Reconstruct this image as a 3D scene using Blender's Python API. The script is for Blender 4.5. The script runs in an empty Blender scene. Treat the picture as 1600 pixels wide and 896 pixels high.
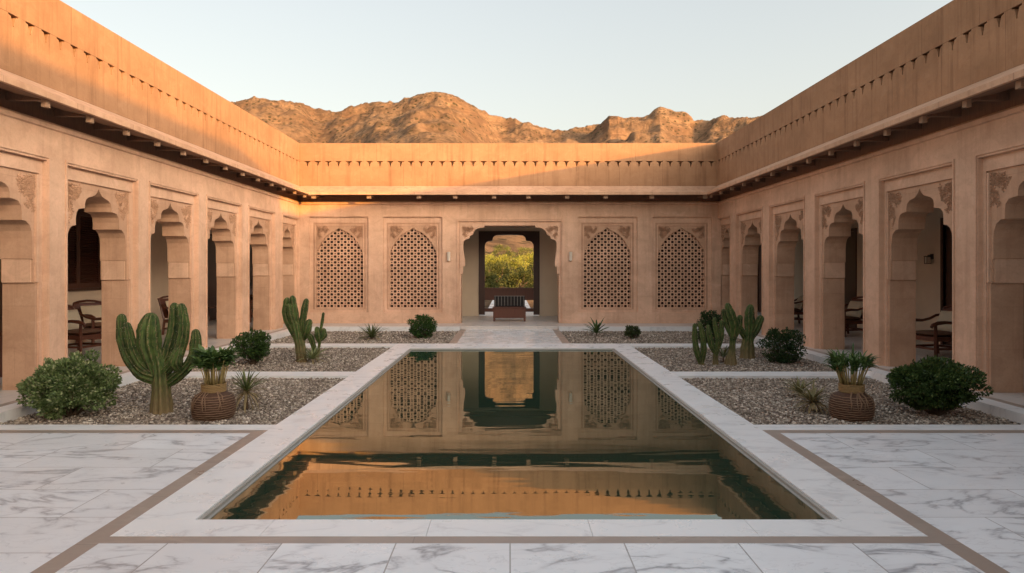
import bpy, math, random
import numpy as np
from mathutils import Vector, noise, geometry
random.seed(7); rng = np.random.default_rng(7)
scene = bpy.context.scene
COL = scene.collection
R = math.radians
F = 1090.0; VX = 796.0; VY = 420.0; H = 1.7
def pX(px, Y): return (px - VX) * Y / F
def pZ(py, Y): return H - (py - VY) * Y / F
def gY(py, z=0.0): return (H - z) * F / (py - VY)

# ------------------------------------------------------------ materials
class NT:
    def __init__(s, name):
        s.m = bpy.data.materials.new(name); s.m.use_nodes = True
        s.t = s.m.node_tree; s.t.nodes.clear()
        s.out = s.n('ShaderNodeOutputMaterial')
    def n(s, typ, **kw):
        nd = s.t.nodes.new(typ)
        for k, v in kw.items():
            if k.startswith('i_'):
                key = k[2:]
                key = int(key) if key.isdigit() else key.replace('_', ' ')
                nd.inputs[key].default_value = v
            else: setattr(nd, k, v)
        return nd
    def l(s, a, b): s.t.links.new(a, b)
    def coord(s, kind='Object'): return s.n('ShaderNodeTexCoord').outputs[kind]
    def mapping(s, src, scale=(1,1,1), rot=(0,0,0), loc=(0,0,0)):
        m = s.n('ShaderNodeMapping'); m.inputs['Scale'].default_value = scale
        m.inputs['Rotation'].default_value = rot; m.inputs['Location'].default_value = loc
        s.l(src, m.inputs['Vector']); return m.outputs[0]
    def noise(s, src, scale=5, detail=4, rough=.55, dist=0, w=None):
        nd = s.n('ShaderNodeTexNoise'); nd.inputs['Scale'].default_value = scale
        nd.inputs['Detail'].default_value = detail; nd.inputs['Roughness'].default_value = rough
        nd.inputs['Distortion'].default_value = dist
        if w is not None:
            nd.noise_dimensions = '4D'; s.l(w, nd.inputs['W'])
        s.l(src, nd.inputs['Vector']); return nd.outputs['Fac']
    def math(s, op, a, b=None, c=None, clamp=False):
        nd = s.n('ShaderNodeMath', operation=op); nd.use_clamp = clamp
        for i, v in enumerate((a, b, c)):
            if v is None: continue
            if isinstance(v, (int, float)): nd.inputs[i].default_value = v
            else: s.l(v, nd.inputs[i])
        return nd.outputs[0]
    def ramp(s, fac, stops, interp='LINEAR'):
        nd = s.n('ShaderNodeValToRGB'); cr = nd.color_ramp; cr.interpolation = interp
        while len(cr.elements) < len(stops): cr.elements.new(.5)
        for e, (p, c) in zip(cr.elements, stops):
            e.position = p; e.color = (c, c, c, 1) if isinstance(c, (int, float)) else (*c, 1)
        s.l(fac, nd.inputs[0]); return nd.outputs[0]
    def mix(s, fac, a, b, mode='MIX'):
        nd = s.n('ShaderNodeMix', data_type='RGBA', blend_type=mode)
        for i, v in ((0, fac), (6, a), (7, b)):
            if isinstance(v, (int, float)): nd.inputs[i].default_value = v
            elif isinstance(v, tuple): nd.inputs[i].default_value = (*v, 1)
            else: s.l(v, nd.inputs[i])
        return nd.outputs[2]
    def bump(s, h, strength=.3, dist=.01):
        nd = s.n('ShaderNodeBump'); nd.inputs['Strength'].default_value = strength
        nd.inputs['Distance'].default_value = dist; s.l(h, nd.inputs['Height']); return nd.outputs[0]
    def princ(s, col, rough=.6, normal=None, **kw):
        p = s.n('ShaderNodeBsdfPrincipled')
        for k, v in (('Base Color', col), ('Roughness', rough)):
            if isinstance(v, (int, float)): p.inputs[k].default_value = v
            elif isinstance(v, tuple): p.inputs[k].default_value = (*v, 1)
            else: s.l(v, p.inputs[k])
        for k, v in kw.items(): p.inputs[k.replace('_', ' ')].default_value = v
        if normal is not None: s.l(normal, p.inputs['Normal'])
        s.l(p.outputs[0], s.out.inputs[0]); return p

def wall_uv(t, co):
    sx = t.n('ShaderNodeSeparateXYZ'); t.l(co, sx.inputs[0])
    u = t.math('ADD', sx.outputs[0], sx.outputs[1])
    cb = t.n('ShaderNodeCombineXYZ'); t.l(u, cb.inputs[0]); t.l(sx.outputs[2], cb.inputs[1])
    return cb.outputs[0], u, sx.outputs[2]

def mat_stone(name, base, seam=None, streak=.5, zoff=0.0, mortar=.006, seamdark=.62):
    t = NT(name); co = t.coord()
    uv, u, z = wall_uv(t, co)
    big = t.noise(t.mapping(co, (.55, .55, .9)), 1.4, 5, .6)
    st = t.noise(t.mapping(co, (3.2, 3.2, .22)), 2.2, 5, .65)
    st2 = t.noise(t.mapping(co, (9, 9, .5)), 2.0, 4, .6)
    fine = t.noise(co, 38, 4, .7)
    b = base
    c = t.mix(t.ramp(big, [(.3, 0.), (.72, 1.)]), tuple(x*.80 for x in b), tuple(min(1, x*y) for x, y in zip(b, (1.1, 1.12, 1.16))))
    c = t.mix(t.math('MULTIPLY', t.ramp(st, [(.50, 0.), (.70, 1.)]), streak), c, (b[0]*.52, b[1]*.46, b[2]*.44))
    c = t.mix(t.math('MULTIPLY', t.ramp(st2, [(.55, 0.), (.8, 1.)]), streak*.55), c, (min(1, b[0]*1.2), min(1, b[1]*1.25), min(1, b[2]*1.3)))
    c = t.mix(t.math('MULTIPLY', t.math('SUBTRACT', fine, .5), .6), c, (.1, .06, .04))
    pat = t.noise(t.mapping(co, (1, 1, 1.3)), 2.6, 7, .68, .6)
    c = t.mix(t.math('MULTIPLY', t.ramp(pat, [(.50, 0.), (.60, 1.)]), .26), c, (b[0]*.62, b[1]*.56, b[2]*.55))
    c = t.mix(t.math('MULTIPLY', t.ramp(pat, [(.34, 1.), (.43, 0.)]), .30), c, (min(1, b[0]*1.18), min(1, b[1]*1.28), min(1, b[2]*1.42)))
    hgt = fine
    if seam:
        br = t.n('ShaderNodeTexBrick'); br.offset = .37; br.offset_frequency = 2
        br.inputs['Scale'].default_value = 1; br.inputs['Brick Width'].default_value = seam[0]
        br.inputs['Row Height'].default_value = seam[1]; br.inputs['Mortar Size'].default_value = mortar
        br.inputs['Mortar Smooth'].default_value = .3; br.inputs['Bias'].default_value = 0
        br.inputs['Color1'].default_value = (.0, .0, .0, 1); br.inputs['Color2'].default_value = (1, 1, 1, 1)
        t.l(t.mapping(uv, loc=(3.1, -zoff, 0)), br.inputs['Vector'])
        fade = t.ramp(t.noise(co, 1.7, 2), [(.38, .25), (.6, 1.)])
        shade = t.math('MULTIPLY', br.outputs['Fac'], fade)
        # each slab its own slight tone
        c = t.mix(t.math('MULTIPLY', t.ramp(br.outputs['Color'], [(0., 0.), (1., 1.)]), .16), c, (b[0]*.6, b[1]*.55, b[2]*.5))
        c = t.mix(t.math('MULTIPLY', shade, seamdark), c, (b[0]*.25, b[1]*.18, b[2]*.15))
        hgt = t.math('SUBTRACT', fine, t.math('MULTIPLY', shade, 1.5))
    t.princ(c, .82, t.bump(hgt, .25, .006), Specular_IOR_Level=.25)
    return t.m

def mat_plain(name, col, rough=.6, var=.18, nscale=12, bump=.15, spec=.4):
    t = NT(name); co = t.coord()
    f = t.noise(co, nscale, 5, .6)
    c = t.mix(f, tuple(x*(1-var) for x in col), tuple(min(1, x*(1+var)) for x in col))
    t.princ(c, rough, t.bump(f, bump, .004), Specular_IOR_Level=spec)
    return t.m

def mat_wood(name, col, rough=.42):
    t = NT(name); co = t.coord()
    f = t.noise(t.mapping(co, (14, 14, 1.6)), 3, 6, .6, .8)
    c = t.mix(f, tuple(x*.55 for x in col), tuple(x*1.5 for x in col))
    t.princ(c, rough, t.bump(f, .1, .002)); return t.m

def mat_marble(name, base, bw=None, bh=None, off=.5, loc=(0, 0, 0), vein=1.0, rough=.32, mort=.0035, veincol=(.22, .23, .26), drift=1):
    t = NT(name); co = t.coord()
    if bw:
        br = t.n('ShaderNodeTexBrick'); br.offset = off; br.offset_frequency = 2
        br.inputs['Scale'].default_value = 1; br.inputs['Brick Width'].default_value = bw
        br.inputs['Row Height'].default_value = bh; br.inputs['Mortar Size'].default_value = mort
        br.inputs['Mortar Smooth'].default_value = .1
        br.inputs['Color1'].default_value = (0, 0, 0, 1); br.inputs['Color2'].default_value = (1, 1, 1, 1)
        br.inputs['Mortar'].default_value = (.5, .5, .5, 1)
        t.l(t.mapping(co, loc=loc), br.inputs['Vector'])
        w = t.math('MULTIPLY', t.math('ADD', br.outputs['Color'], 0), 23.0)
    else:
        w = t.math('ADD', 0, 2.0)
    cm = t.mapping(co, (1, 2.3, 1), (0, 0, R(24)*drift))
    warp = t.noise(cm, 1.6, 4, .6, 0, w)
    n1 = t.noise(cm, .85, 6, .52, 1.1, w)
    n2 = t.noise(cm, 3.1, 6, .6, .9, w)
    v1 = t.ramp(t.math('ABSOLUTE', t.math('SUBTRACT', n1, .5)), [(0., 1.), (.009, .6), (.026, .12), (.07, 0.)])
    v2 = t.ramp(t.math('ABSOLUTE', t.math('SUBTRACT', n2, .5)), [(0., 1.), (.022, 0.)])
    msk = t.ramp(warp, [(.40, 0.), (.54, 1.)])
    cloud = t.ramp(n1, [(.35, 1.), (.65, 0.)])
    c = t.mix(t.math('MULTIPLY', cloud, .15*min(1, vein)), base, tuple(x*.80 for x in base))
    c = t.mix(t.math('MULTIPLY', t.math('MULTIPLY', v1, msk), .85*vein), c, veincol)
    c = t.mix(t.math('MULTIPLY', t.math('MULTIPLY', v2, msk), .22*vein), c, veincol)
    h = n2
    if bw:
        c = t.mix(t.math('MULTIPLY', br.outputs['Color'], .16), c, (.45, .42, .40))
        c = t.mix(t.math('MULTIPLY', br.outputs['Fac'], .72), c, (.20, .18, .17))
        h = t.math('SUBTRACT', 0, br.outputs['Fac'])
    rr = t.ramp(t.noise(co, 3, 5, .6), [(.3, rough-.08), (.7, rough+.12)])
    t.princ(c, rr, t.bump(h, .2, .002), Specular_IOR_Level=.45)
    return t.m

def mat_attr(name, rough=.5, transl=0.0, spec=.35, bumpn=0):
    t = NT(name)
    a = t.n('ShaderNodeAttribute', attribute_name='Col')
    nrm = t.bump(t.noise(t.coord(), bumpn, 4, .6), .5, .01) if bumpn else None
    p = t.princ(a.outputs['Color'], rough, nrm, Specular_IOR_Level=spec)
    if transl:
        tr = t.n('ShaderNodeBsdfTranslucent'); t.l(a.outputs['Color'], tr.inputs[0])
        mx = t.n('ShaderNodeMixShader'); mx.inputs[0].default_value = transl
        t.l(p.outputs[0], mx.inputs[1]); t.l(tr.outputs[0], mx.inputs[2]); t.l(mx.outputs[0], t.out.inputs[0])
    return t.m

SAND = (.585, .365, .238)
M = {}
M['wall'] = mat_stone('sandstone_wall', SAND, (1.13, .56), .34, .08, .003, .32)
M['frame'] = mat_stone('sandstone_frame', (.70, .455, .31), None, .3)
M['jamb'] = M['wall']
M['parapet'] = mat_stone('sandstone_parapet', (.385, .214, .114), (1.25, .72), .62, 4.09, .006, .6)
M['cornice'] = mat_stone('sandstone_cornice', (.62, .38, .24), (1.35, 4.0), .45, 2.0, .006, .7)
M['soffit'] = mat_wood('dark_eave_wood', (.19, .10, .06), .7)
M['beam'] = mat_plain('beam_stone', (.34, .22, .145), .8)
M['carve'] = mat_plain('carved_relief', (.43, .265, .17), .9, .35, 30)
M['lattice'] = mat_stone('lattice_stone', (.66, .41, .27), None, .3)
M['plaster'] = mat_plain('cream_plaster', (.72, .60, .46), .85, .08, 3, .1)
M['ceil'] = mat_plain('ceiling_plaster', (.50, .36, .26), .85, .1, 3, .1)
M['roomshade'] = mat_plain('painted_room_shade', (.045, .026, .018), .9, .2)  # near-black colour stands in for the unlit room behind the screens
M['wood'] = mat_wood('dark_wood', (.055, .022, .013))
M['redwood'] = mat_wood('red_brown_wood', (.11, .035, .018))
M['shutter'] = mat_wood('shutter_wood', (.085, .032, .02), .5)
M['cushion'] = mat_plain('cream_cushion', (.62, .54, .40), .95, .12, 40, .4)
M['seat'] = mat_plain('brown_seat_fabric', (.16, .085, .05), .95, .15, 60, .4)
M['stripe'] = mat_plain('pale_stripe', (.24, .22, .20), .9)
M['black'] = mat_plain('black_fabric', (.018, .017, .017), .85)
M['tile'] = mat_marble('marble_tile', (.85, .89, .92), .706, .80, .0, (-.004, -3.52, 0), 1.0, .3, .0045)
M['pave'] = mat_marble('marble_paving', (.85, .89, .92), 1.15, .60, .5, (.2, .03, 0), .85, .34, .0036)
M['coping'] = mat_marble('marble_coping', (.86, .89, .90), None, None, 0, (0, 0, 0), .30, .3)
M['curb'] = mat_marble('marble_kerb', (.80, .82, .82), None, None, 0, (0, 0, 0), .3, .4)
M['path'] = mat_marble('marble_path', (.76, .77, .77), 1.22, .5, .5, (0, .1, 0), .12, .25, .002)
M['taupe'] = mat_marble('taupe_strip', (.34, .275, .23), 5.7, .9, .5, (.6, .2, 0), .5, .35, .003, (.5, .43, .37))
M['arcfloor'] = mat_marble('arcade_floor', (.66, .61, .56), .8, .8, .0, (0, 0, 0), .35, .35, .003)
M['lip'] = mat_plain('grey_stone_lip', (.36, .35, .32), .5, .15, 9)
M['pooltile'] = mat_plain('dark_pool_tile', (.035, .045, .043), .25, .2, 9)
M['leaf'] = mat_attr('leaf', .45, .22, .4)
M['treeleaf'] = mat_attr('tree_leaf', .6, .25, .2)
M['pebble'] = mat_attr('pebble', .8, 0, .3)
M['bark'] = mat_plain('bark', (.12, .08, .05), .9, .35, 25, .8)
M['twig'] = mat_plain('twig', (.10, .07, .045), .9, .3, 25, .5)
M['stem'] = mat_plain('straw_stem', (.36, .28, .11), .6, .5, 14)
M['wicker'] = mat_plain('brown_wicker', (.085, .045, .028), .8, .4, 40, .6)
M['wickerpale'] = mat_plain('pale_cane', (.24, .15, .09), .75, .35, 40, .4)
M['straw'] = mat_plain('straw_weave', (.30, .20, .085), .8, .3, 50, .6)
M['spine'] = mat_plain('pale_spines', (.50, .43, .28), .7)
M['metal'] = mat_plain('dark_metal', (.05, .045, .04), .5)
M['lampglass'] = mat_plain('frosted_lamp_shade', (.62, .55, .46), .35, .05)

# cactus
def mat_cactus():
    t = NT('cactus_skin'); co = t.coord()
    n = t.noise(co, 9, 6, .65); n2 = t.noise(co, 60, 4, .7)
    a = t.n('ShaderNodeAttribute', attribute_name='Col')
    stk = t.noise(t.mapping(co, (26, 26, 3)), 2, 5, .7)
    c = t.mix(t.ramp(n, [(.38, 0.), (.62, 1.)]), (.012, .036, .010), (.062, .110, .026))
    c = t.mix(t.math('MULTIPLY', t.ramp(stk, [(.5, 0.), (.68, 1.)]), .55), c, (.17, .20, .06))
    c = t.mix(t.ramp(t.noise(t.mapping(co, (1, 1, 2)), 11, 6, .75), [(.60, 0.), (.66, .8)]), c, (.16, .12, .06))
    c = t.mix(a.outputs['Color'], c, t.mix(stk, (.12, .08, .04), (.34, .25, .13)))     # corky areoles and woody foot
    t.princ(c, .62, t.bump(t.math('ADD', n2, stk), .5, .006), Specular_IOR_Level=.22); return t.m
M['cactus'] = mat_cactus()

def mat_water():
    t = NT('pool_water'); co = t.coord()
    w1 = t.noise(t.mapping(co, (.40, 1.9, 1)), 1.5, 2, .45, .2)
    w2 = t.noise(t.mapping(co, (2.0, 7, 1)), 1.8, 2, .5)
    h = t.math('ADD', t.math('MULTIPLY', w1, 1.0), t.math('MULTIPLY', w2, .04))
    b = t.bump(h, .10, .019)
    d = t.n('ShaderNodeBsdfDiffuse'); d.inputs[0].default_value = (.022, .048, .030, 1)
    g = t.n('ShaderNodeBsdfGlossy'); g.inputs['Roughness'].default_value = .012
    g.inputs[0].default_value = (.87, .92, .86, 1)
    t.l(b, g.inputs['Normal'])
    fr = t.n('ShaderNodeFresnel'); fr.inputs[0].default_value = 2.7; t.l(b, fr.inputs['Normal'])
    mx = t.n('ShaderNodeMixShader'); t.l(fr.outputs[0], mx.inputs[0]); t.l(d.outputs[0], mx.inputs[1]); t.l(g.outputs[0], mx.inputs[2])
    t.l(mx.outputs[0], t.out.inputs[0]); return t.m
M['water'] = mat_water()

def mat_hill():
    t = NT('desert_hill'); co = t.coord()
    g = t.n('ShaderNodeNewGeometry'); sx = t.n('ShaderNodeSeparateXYZ'); t.l(g.outputs['Normal'], sx.inputs[0])
    n1 = t.noise(t.mapping(co, (1, 1, 1)), .018, 8, .65); n2 = t.noise(co, .12, 8, .7)
    strata = t.noise(t.mapping(co, (.02, .02, .55)), 1.0, 4, .6)
    c = t.mix(t.ramp(n1, [(.35, 0.), (.65, 1.)]), (.235, .135, .075), (.43, .27, .15))
    c = t.mix(t.ramp(n2, [(.45, 0.), (.62, .9)]), c, (.15, .095, .055))
    rock = t.ramp(sx.outputs[2], [(.56, 1.), (.82, 0.)])
    c = t.mix(t.math('MULTIPLY', rock, t.ramp(strata, [(.4, .0), (.6, .8)])), c, (.22, .125, .075))
    v = t.n('ShaderNodeTexVoronoi'); v.inputs['Scale'].default_value = .28; v.inputs['Randomness'].default_value = 1
    t.l(co, v.inputs['Vector'])
    bush = t.math('MULTIPLY', t.ramp(v.outputs['Distance'], [(.22, 1.), (.36, 0.)]), t.ramp(t.noise(co, .03, 3), [(.36, 0.), (.52, 1.)]))
    c = t.mix(t.math('MULTIPLY', bush, .85), c, (.075, .062, .03))
    t.princ(c, .95, t.bump(t.noise(co, .35, 8, .75), 1.0, 3.0), Specular_IOR_Level=.1); return t.m
M['hill'] = mat_hill()
M['ground'] = mat_plain('desert_ground', (.33, .22, .13), .95, .3, .4, .3, .1)

# ------------------------------------------------------------ mesh builder
class MB:
    def __init__(s, fmap=None): s.v = []; s.f = []; s.map = fmap or (lambda u, n, z: (u, n, z)); s.c = None
    def add(s, vs, fs):
        o = len(s.v); s.v += [tuple(s.map(*p)) for p in vs]; s.f += [tuple(i+o for i in f) for f in fs]; return s
    def box(s, a0, a1, b0, b1, c0, c1):
        vs = [(a, b, c) for a in (a0, a1) for b in (b0, b1) for c in (c0, c1)]
        return s.add(vs, [(0,1,3,2), (4,6,7,5), (0,4,5,1), (2,3,7,6), (0,2,6,4), (1,5,7,3)])
    def prism(s, poly, n0, n1):       # poly in (u,z), extruded along n
        k = len(poly)
        tri = geometry.tessellate_polygon([[Vector((p[0], p[1], 0)) for p in poly]])
        vs = [(p[0], n0, p[1]) for p in poly] + [(p[0], n1, p[1]) for p in poly]
        fs = [tuple(t) for t in tri] + [tuple(i+k for i in reversed(t)) for t in tri]
        fs += [(i, (i+1) % k, (i+1) % k + k, i+k) for i in range(k)]
        return s.add(vs, fs)
    def prof(s, poly, u0, u1):        # poly in (n,z), extruded along u
        k = len(poly)
        tri = geometry.tessellate_polygon([[Vector((p[0], p[1], 0)) for p in poly]])
        vs = [(u0, p[0], p[1]) for p in poly] + [(u1, p[0], p[1]) for p in poly]
        fs = [tuple(t) for t in tri] + [tuple(i+k for i in reversed(t)) for t in tri]
        fs += [(i, (i+1) % k, (i+1) % k + k, i+k) for i in range(k)]
        return s.add(vs, fs)
    def tube(s, path, rad, n=8, ribs=0, depth=0, cap=True, flat=1.0):
        path = [Vector(p) for p in path]; m = len(path)
        if isinstance(rad, (int, float)): rad = [rad]*m
        vs = []; up = Vector((0, 1, 0))
        for i, p in enumerate(path):
            d = (path[min(i+1, m-1)] - path[max(i-1, 0)]).normalized()
            a = up - d*up.dot(d)
            if a.length < .1: a = Vector((1, 0, 0)) - d*d.x
            a.normalize(); b = d.cross(a); up = a
            for k in range(n):
                th = 2*math.pi*k/n
                r = rad[i]*(1+(.05*noise.noise(Vector((p.x*9+math.cos(th)*1.2, p.y*9+math.sin(th)*1.2, p.z*9))) if ribs else 0))*(1 - (depth*(1-abs(math.cos(th*ribs/2))**.8) if ribs else 0))
                vs.append(p + a*math.cos(th)*r*flat + b*math.sin(th)*r)
        fs = [(i*n+k, i*n+(k+1) % n, (i+1)*n+(k+1) % n, (i+1)*n+k) for i in range(m-1) for k in range(n)]
        if cap: fs += [tuple(reversed(range(n))), tuple((m-1)*n+k for k in range(n))]
        return s.add(vs, fs)
    def lathe(s, prof, n=32, c=(0, 0, 0)):
        vs = [(c[0]+r*math.cos(2*math.pi*k/n), c[1]+r*math.sin(2*math.pi*k/n), c[2]+z) for r, z in prof for k in range(n)]
        fs = [(i*n+k, i*n+(k+1) % n, (i+1)*n+(k+1) % n, (i+1)*n+k) for i in range(len(prof)-1) for k in range(n)]
        return s.add(vs, fs)
    def blade(s, base, az, elev, L, w, droop, segs=6, fold=.25):
        p = Vector(base); e = elev; vs = []; hd = Vector((math.cos(az), math.sin(az), 0)); sd = Vector((-math.sin(az), math.cos(az), 0))
        for i in range(segs+1):
            t = i/segs; ww = w*(.55+.9*t)*(1-t)**.6 if t < .99 else .0005
            d = hd*math.cos(e)+Vector((0, 0, math.sin(e))); nrm = -hd*math.sin(e)+Vector((0, 0, math.cos(e)))
            vs += [p - sd*ww*.5 + nrm*ww*fold, p, p + sd*ww*.5 + nrm*ww*fold]
            p = p + d*(L/segs); e -= droop/segs
        fs = []
        for i in range(segs):
            a = i*3; fs += [(a, a+1, a+4, a+3), (a+1, a+2, a+5, a+4)]
        return s.add(vs, fs)
    def build(s, name, mat, root=None, smooth=False, colors=None, local=False, recalc=True):
        me = bpy.data.meshes.new(name)
        o = Vector((0, 0, 0)) if (local or root is None) else root_loc(root)
        me.from_pydata([(v[0]-o[0], v[1]-o[1], v[2]-o[2]) for v in s.v], [], s.f)
        if recalc:
            import bmesh
            bm = bmesh.new(); bm.from_mesh(me); bmesh.ops.recalc_face_normals(bm, faces=bm.faces); bm.to_mesh(me); bm.free()
        me.materials.append(mat)
        if smooth: me.polygons.foreach_set('use_smooth', [True]*len(me.polygons))
        if colors is not None: set_col(me, colors)
        ob = bpy.data.objects.new(name, me); COL.objects.link(ob)
        if root is not None: ob.parent = root
        return ob
def set_col(me, arr):
    a = me.color_attributes.new('Col', 'FLOAT_COLOR', 'POINT')
    arr = np.asarray(arr, dtype=np.float32)
    if arr.shape[1] == 3: arr = np.hstack([arr, np.ones((len(arr), 1), np.float32)])
    a.data.foreach_set('color', arr.ravel())
def root_loc(o):
    l = Vector(o.location)
    while o.parent: o = o.parent; l += Vector(o.location)
    return l
def npmesh(name, V, Fc, mat, root=None, colors=None, smooth=False, local=False):
    V = np.asarray(V, dtype=np.float32)
    if root is not None and not local: V = V - np.array(root_loc(root), dtype=np.float32)
    k = Fc.shape[1]; me = bpy.data.meshes.new(name)
    me.vertices.add(len(V)); me.vertices.foreach_set('co', V.ravel())
    me.loops.add(Fc.size); me.loops.foreach_set('vertex_index', Fc.astype(np.int32).ravel())
    me.polygons.add(len(Fc)); me.polygons.foreach_set('loop_start', np.arange(0, Fc.size, k, dtype=np.int32))
    me.polygons.foreach_set('loop_total', np.full(len(Fc), k, dtype=np.int32))
    me.update(calc_edges=True); me.validate()
    me.materials.append(mat)
    if smooth: me.polygons.foreach_set('use_smooth', [True]*len(Fc))
    if colors is not None: set_col(me, colors)
    ob = bpy.data.objects.new(name, me); COL.objects.link(ob)
    if root is not None: ob.parent = root
    return ob
def tag(o, label=None, cat=None, group=None, kind=None):
    for k, v in (('label', label), ('category', cat), ('group', group), ('kind', kind)):
        if v: o[k] = v
    return o
def thing(name, loc, label, cat, group=None, rz=0):
    o = bpy.data.objects.new(name, None); o.empty_display_size = .2; COL.objects.link(o)
    o.location = loc; o.rotation_euler = (0, 0, rz); return tag(o, label, cat, group)
def copy_tree(o, parent=None):
    c = o.copy(); COL.objects.link(c)
    if parent: c.parent = parent
    for ch in [x for x in o.children]: copy_tree(ch, c)
    return c
def struct(name, mb, mat): return tag(mb.build(name, mat), kind='structure')

# ------------------------------------------------------------ paving, pool, kerbs
PXL, PXR, CXL, CXR = -2.13, 2.24, -2.54, 2.66
PY0, PY1 = 4.727, 14.94
SX = 5.72
g = 0.0015
struct('ground', MB().box(-3000, 3000, -3000, 3000, -.6, -.5), M['ground'])
b = MB().box(CXL, CXR, -8, 4.32, -.2, 0); struct('marble_tiles', b, M['tile'])
b = MB().box(-SX, CXL-.14, -8, 7.21, -.2, 0).box(CXR+.14, SX, -8, 7.21, -.2, 0); struct('marble_paving', b, M['pave'])
b = MB()
b.box(CXL, CXR, 4.32, 4.43, -.2, -.001)
b.box(CXL-.14, CXL, -8, 7.35, -.2, -.001).box(CXR, CXR+.14, -8, 7.35, -.2, -.001)
b.box(-SX, CXL-.14, 7.21, 7.35, -.2, -.001).box(CXR+.14, SX, 7.21, 7.35, -.2, -.001)
b.box(-1.38, -1.2, 15.84, 19.6, -.2, -.001).box(1.2, 1.38, 15.84, 19.6, -.2, -.001)
struct('taupe_border', b, M['taupe'])
b = MB().box(-1.2, 1.2, 15.84, 19.6, -.2, 0); struct('path', b, M['path'])
b = MB()
def blocks(mb, x0, x1, y0, y1, axis, L, first=0):
    a0, a1 = (x0, x1) if axis == 0 else (y0, y1)
    p = a0; e = a0 + (first or L)
    while p < a1 - 1e-4:
        e = min(e, a1)
        if a1 - e < L*.35: e = a1
        if axis == 0: mb.box(p+g, e-g, y0, y1, -.045, 0)
        else: mb.box(x0, x1, p+g, e-g, -.045, 0)
        p = e; e = p + L
blocks(b, CXL, CXR, 4.43, PY0, 0, 1.06, .95)
blocks(b, CXL, PXL, PY0, PY1, 1, 1.18, .55); blocks(b, PXR, CXR, PY0, PY1, 1, 1.18, .55)
blocks(b, CXL, CXR, PY1, 15.84, 0, 1.3, .8)
struct('pool_coping', b, M['coping'])
b = MB()
b.box(PXL+.03, PXR-.03, PY0-.001, PY0+.03, -.05, -.012).box(PXL+.03, PXR-.03, PY1-.03, PY1+.001, -.05, -.012)
b.box(PXL-.001, PXL+.03, PY0, PY1, -.05, -.012).box(PXR-.03, PXR+.001, PY0, PY1, -.05, -.012)
struct('pool_lip', b, M['lip'])
b = MB()
b.box(PXL-.1, PXL+.012, PY0-.1, PY1+.1, -.45, -.0455).box(PXR-.012, PXR+.1, PY0-.1, PY1+.1, -.45, -.0455)
b.box(PXL+.012, PXR-.012, PY0-.1, PY0+.012, -.45, -.0455).box(PXL+.012, PXR-.012, PY1-.012, PY1+.1, -.45, -.0455)
struct('pool_wall', b, M['pooltile'])
WZ = -.038
b = MB()
b.box(PXL+.005, PXL+.055, PY0, PY1, -.2, WZ+.006).box(PXR-.055, PXR-.005, PY0, PY1, -.2, WZ+.006).box(PXL+.055, PXR-.055, PY1-.055, PY1-.005, -.2, WZ+.006)
struct('pool_ledge', b, M['lip'])
b = MB().box(PXL+.005, PXR-.005, PY0+.005, PY1-.005, -.3, WZ); struct('water', b, M['water'])
# kerbs of the gravel beds
b = MB()
blocks(b, -SX, CXL, 7.35, 7.60, 0, 1.2); blocks(b, CXR, SX, 7.35, 7.60, 0, 1.2)
blocks(b, -SX, CXL, 11.05, 11.52, 0, 1.2); blocks(b, CXR, SX, 11.05, 11.52, 0, 1.2)
blocks(b, -SX, CXL, 15.3, 15.84, 0, 1.2); blocks(b, CXR, SX, 15.3, 15.84, 0, 1.2)
for q in ((-SX, CXL, 7.35, 7.60), (CXR, SX, 7.35, 7.60), (-SX, CXL, 11.05, 11.52), (CXR, SX, 11.05, 11.52), (-SX, CXL, 15.3, 15.84), (CXR, SX, 15.3, 15.84)):
    b.box(q[0], q[1], q[2]+.004, q[3]-.004, -.2, -.046)
struct('bed_kerb', b, M['curb'])
# raised walkway round the court
AF = .08
b = MB()
for s in (-1, 1):
    x0, x1 = sorted((s*SX, s*(SX+.24))); b.box(x0, x1, -8, 19.6, -.3, AF)
b.box(-SX, -1.38, 19.36, 19.6, -.3, AF-.002).box(1.38, SX, 19.36, 19.6, -.3, AF-.002)
struct('walkway_kerb', b, M['curb'])
b = MB()
for s in (-1, 1):
    x0, x1 = sorted((s*(SX+.24), s*(SX+.36))); b.box(x0, x1, -8, 19.6, -.3, AF-.001)
struct('walkway_border', b, M['taupe'])
b = MB()
for s in (-1, 1):
    x0, x1 = sorted((s*(SX+.36), s*12.2)); b.box(x0, x1, -12, 19.6, -.3, AF)
b.box(-12.2, 12.2, 19.6, 28, -.3, AF)
struct('arcade_floor', b, M['arcfloor'])

# ------------------------------------------------------------ gravel
ICO = None
def ico():
    t = (1+5**.5)/2
    v = np.array([(-1,t,0),(1,t,0),(-1,-t,0),(1,-t,0),(0,-1,t),(0,1,t),(0,-1,-t),(0,1,-t),(t,0,-1),(t,0,1),(-t,0,-1),(-t,0,1)])
    f = np.array([(0,11,5),(0,5,1),(0,1,7),(0,7,10),(0,10,11),(1,5,9),(5,11,4),(11,10,2),(10,7,6),(7,1,8),(3,9,4),(3,4,2),(3,2,6),(3,6,8),(3,8,9),(4,9,5),(2,4,11),(6,2,10),(8,6,7),(9,8,1)])
    return v/np.linalg.norm(v[0]), f
def octa():
    v = np.array([(1,0,0),(-1,0,0),(0,1,0),(0,-1,0),(0,0,1),(0,0,-1)], float)
    f = np.array([(0,2,4),(2,1,4),(1,3,4),(3,0,4),(2,0,5),(1,2,5),(3,1,5),(0,3,5)])
    return v, f
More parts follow.
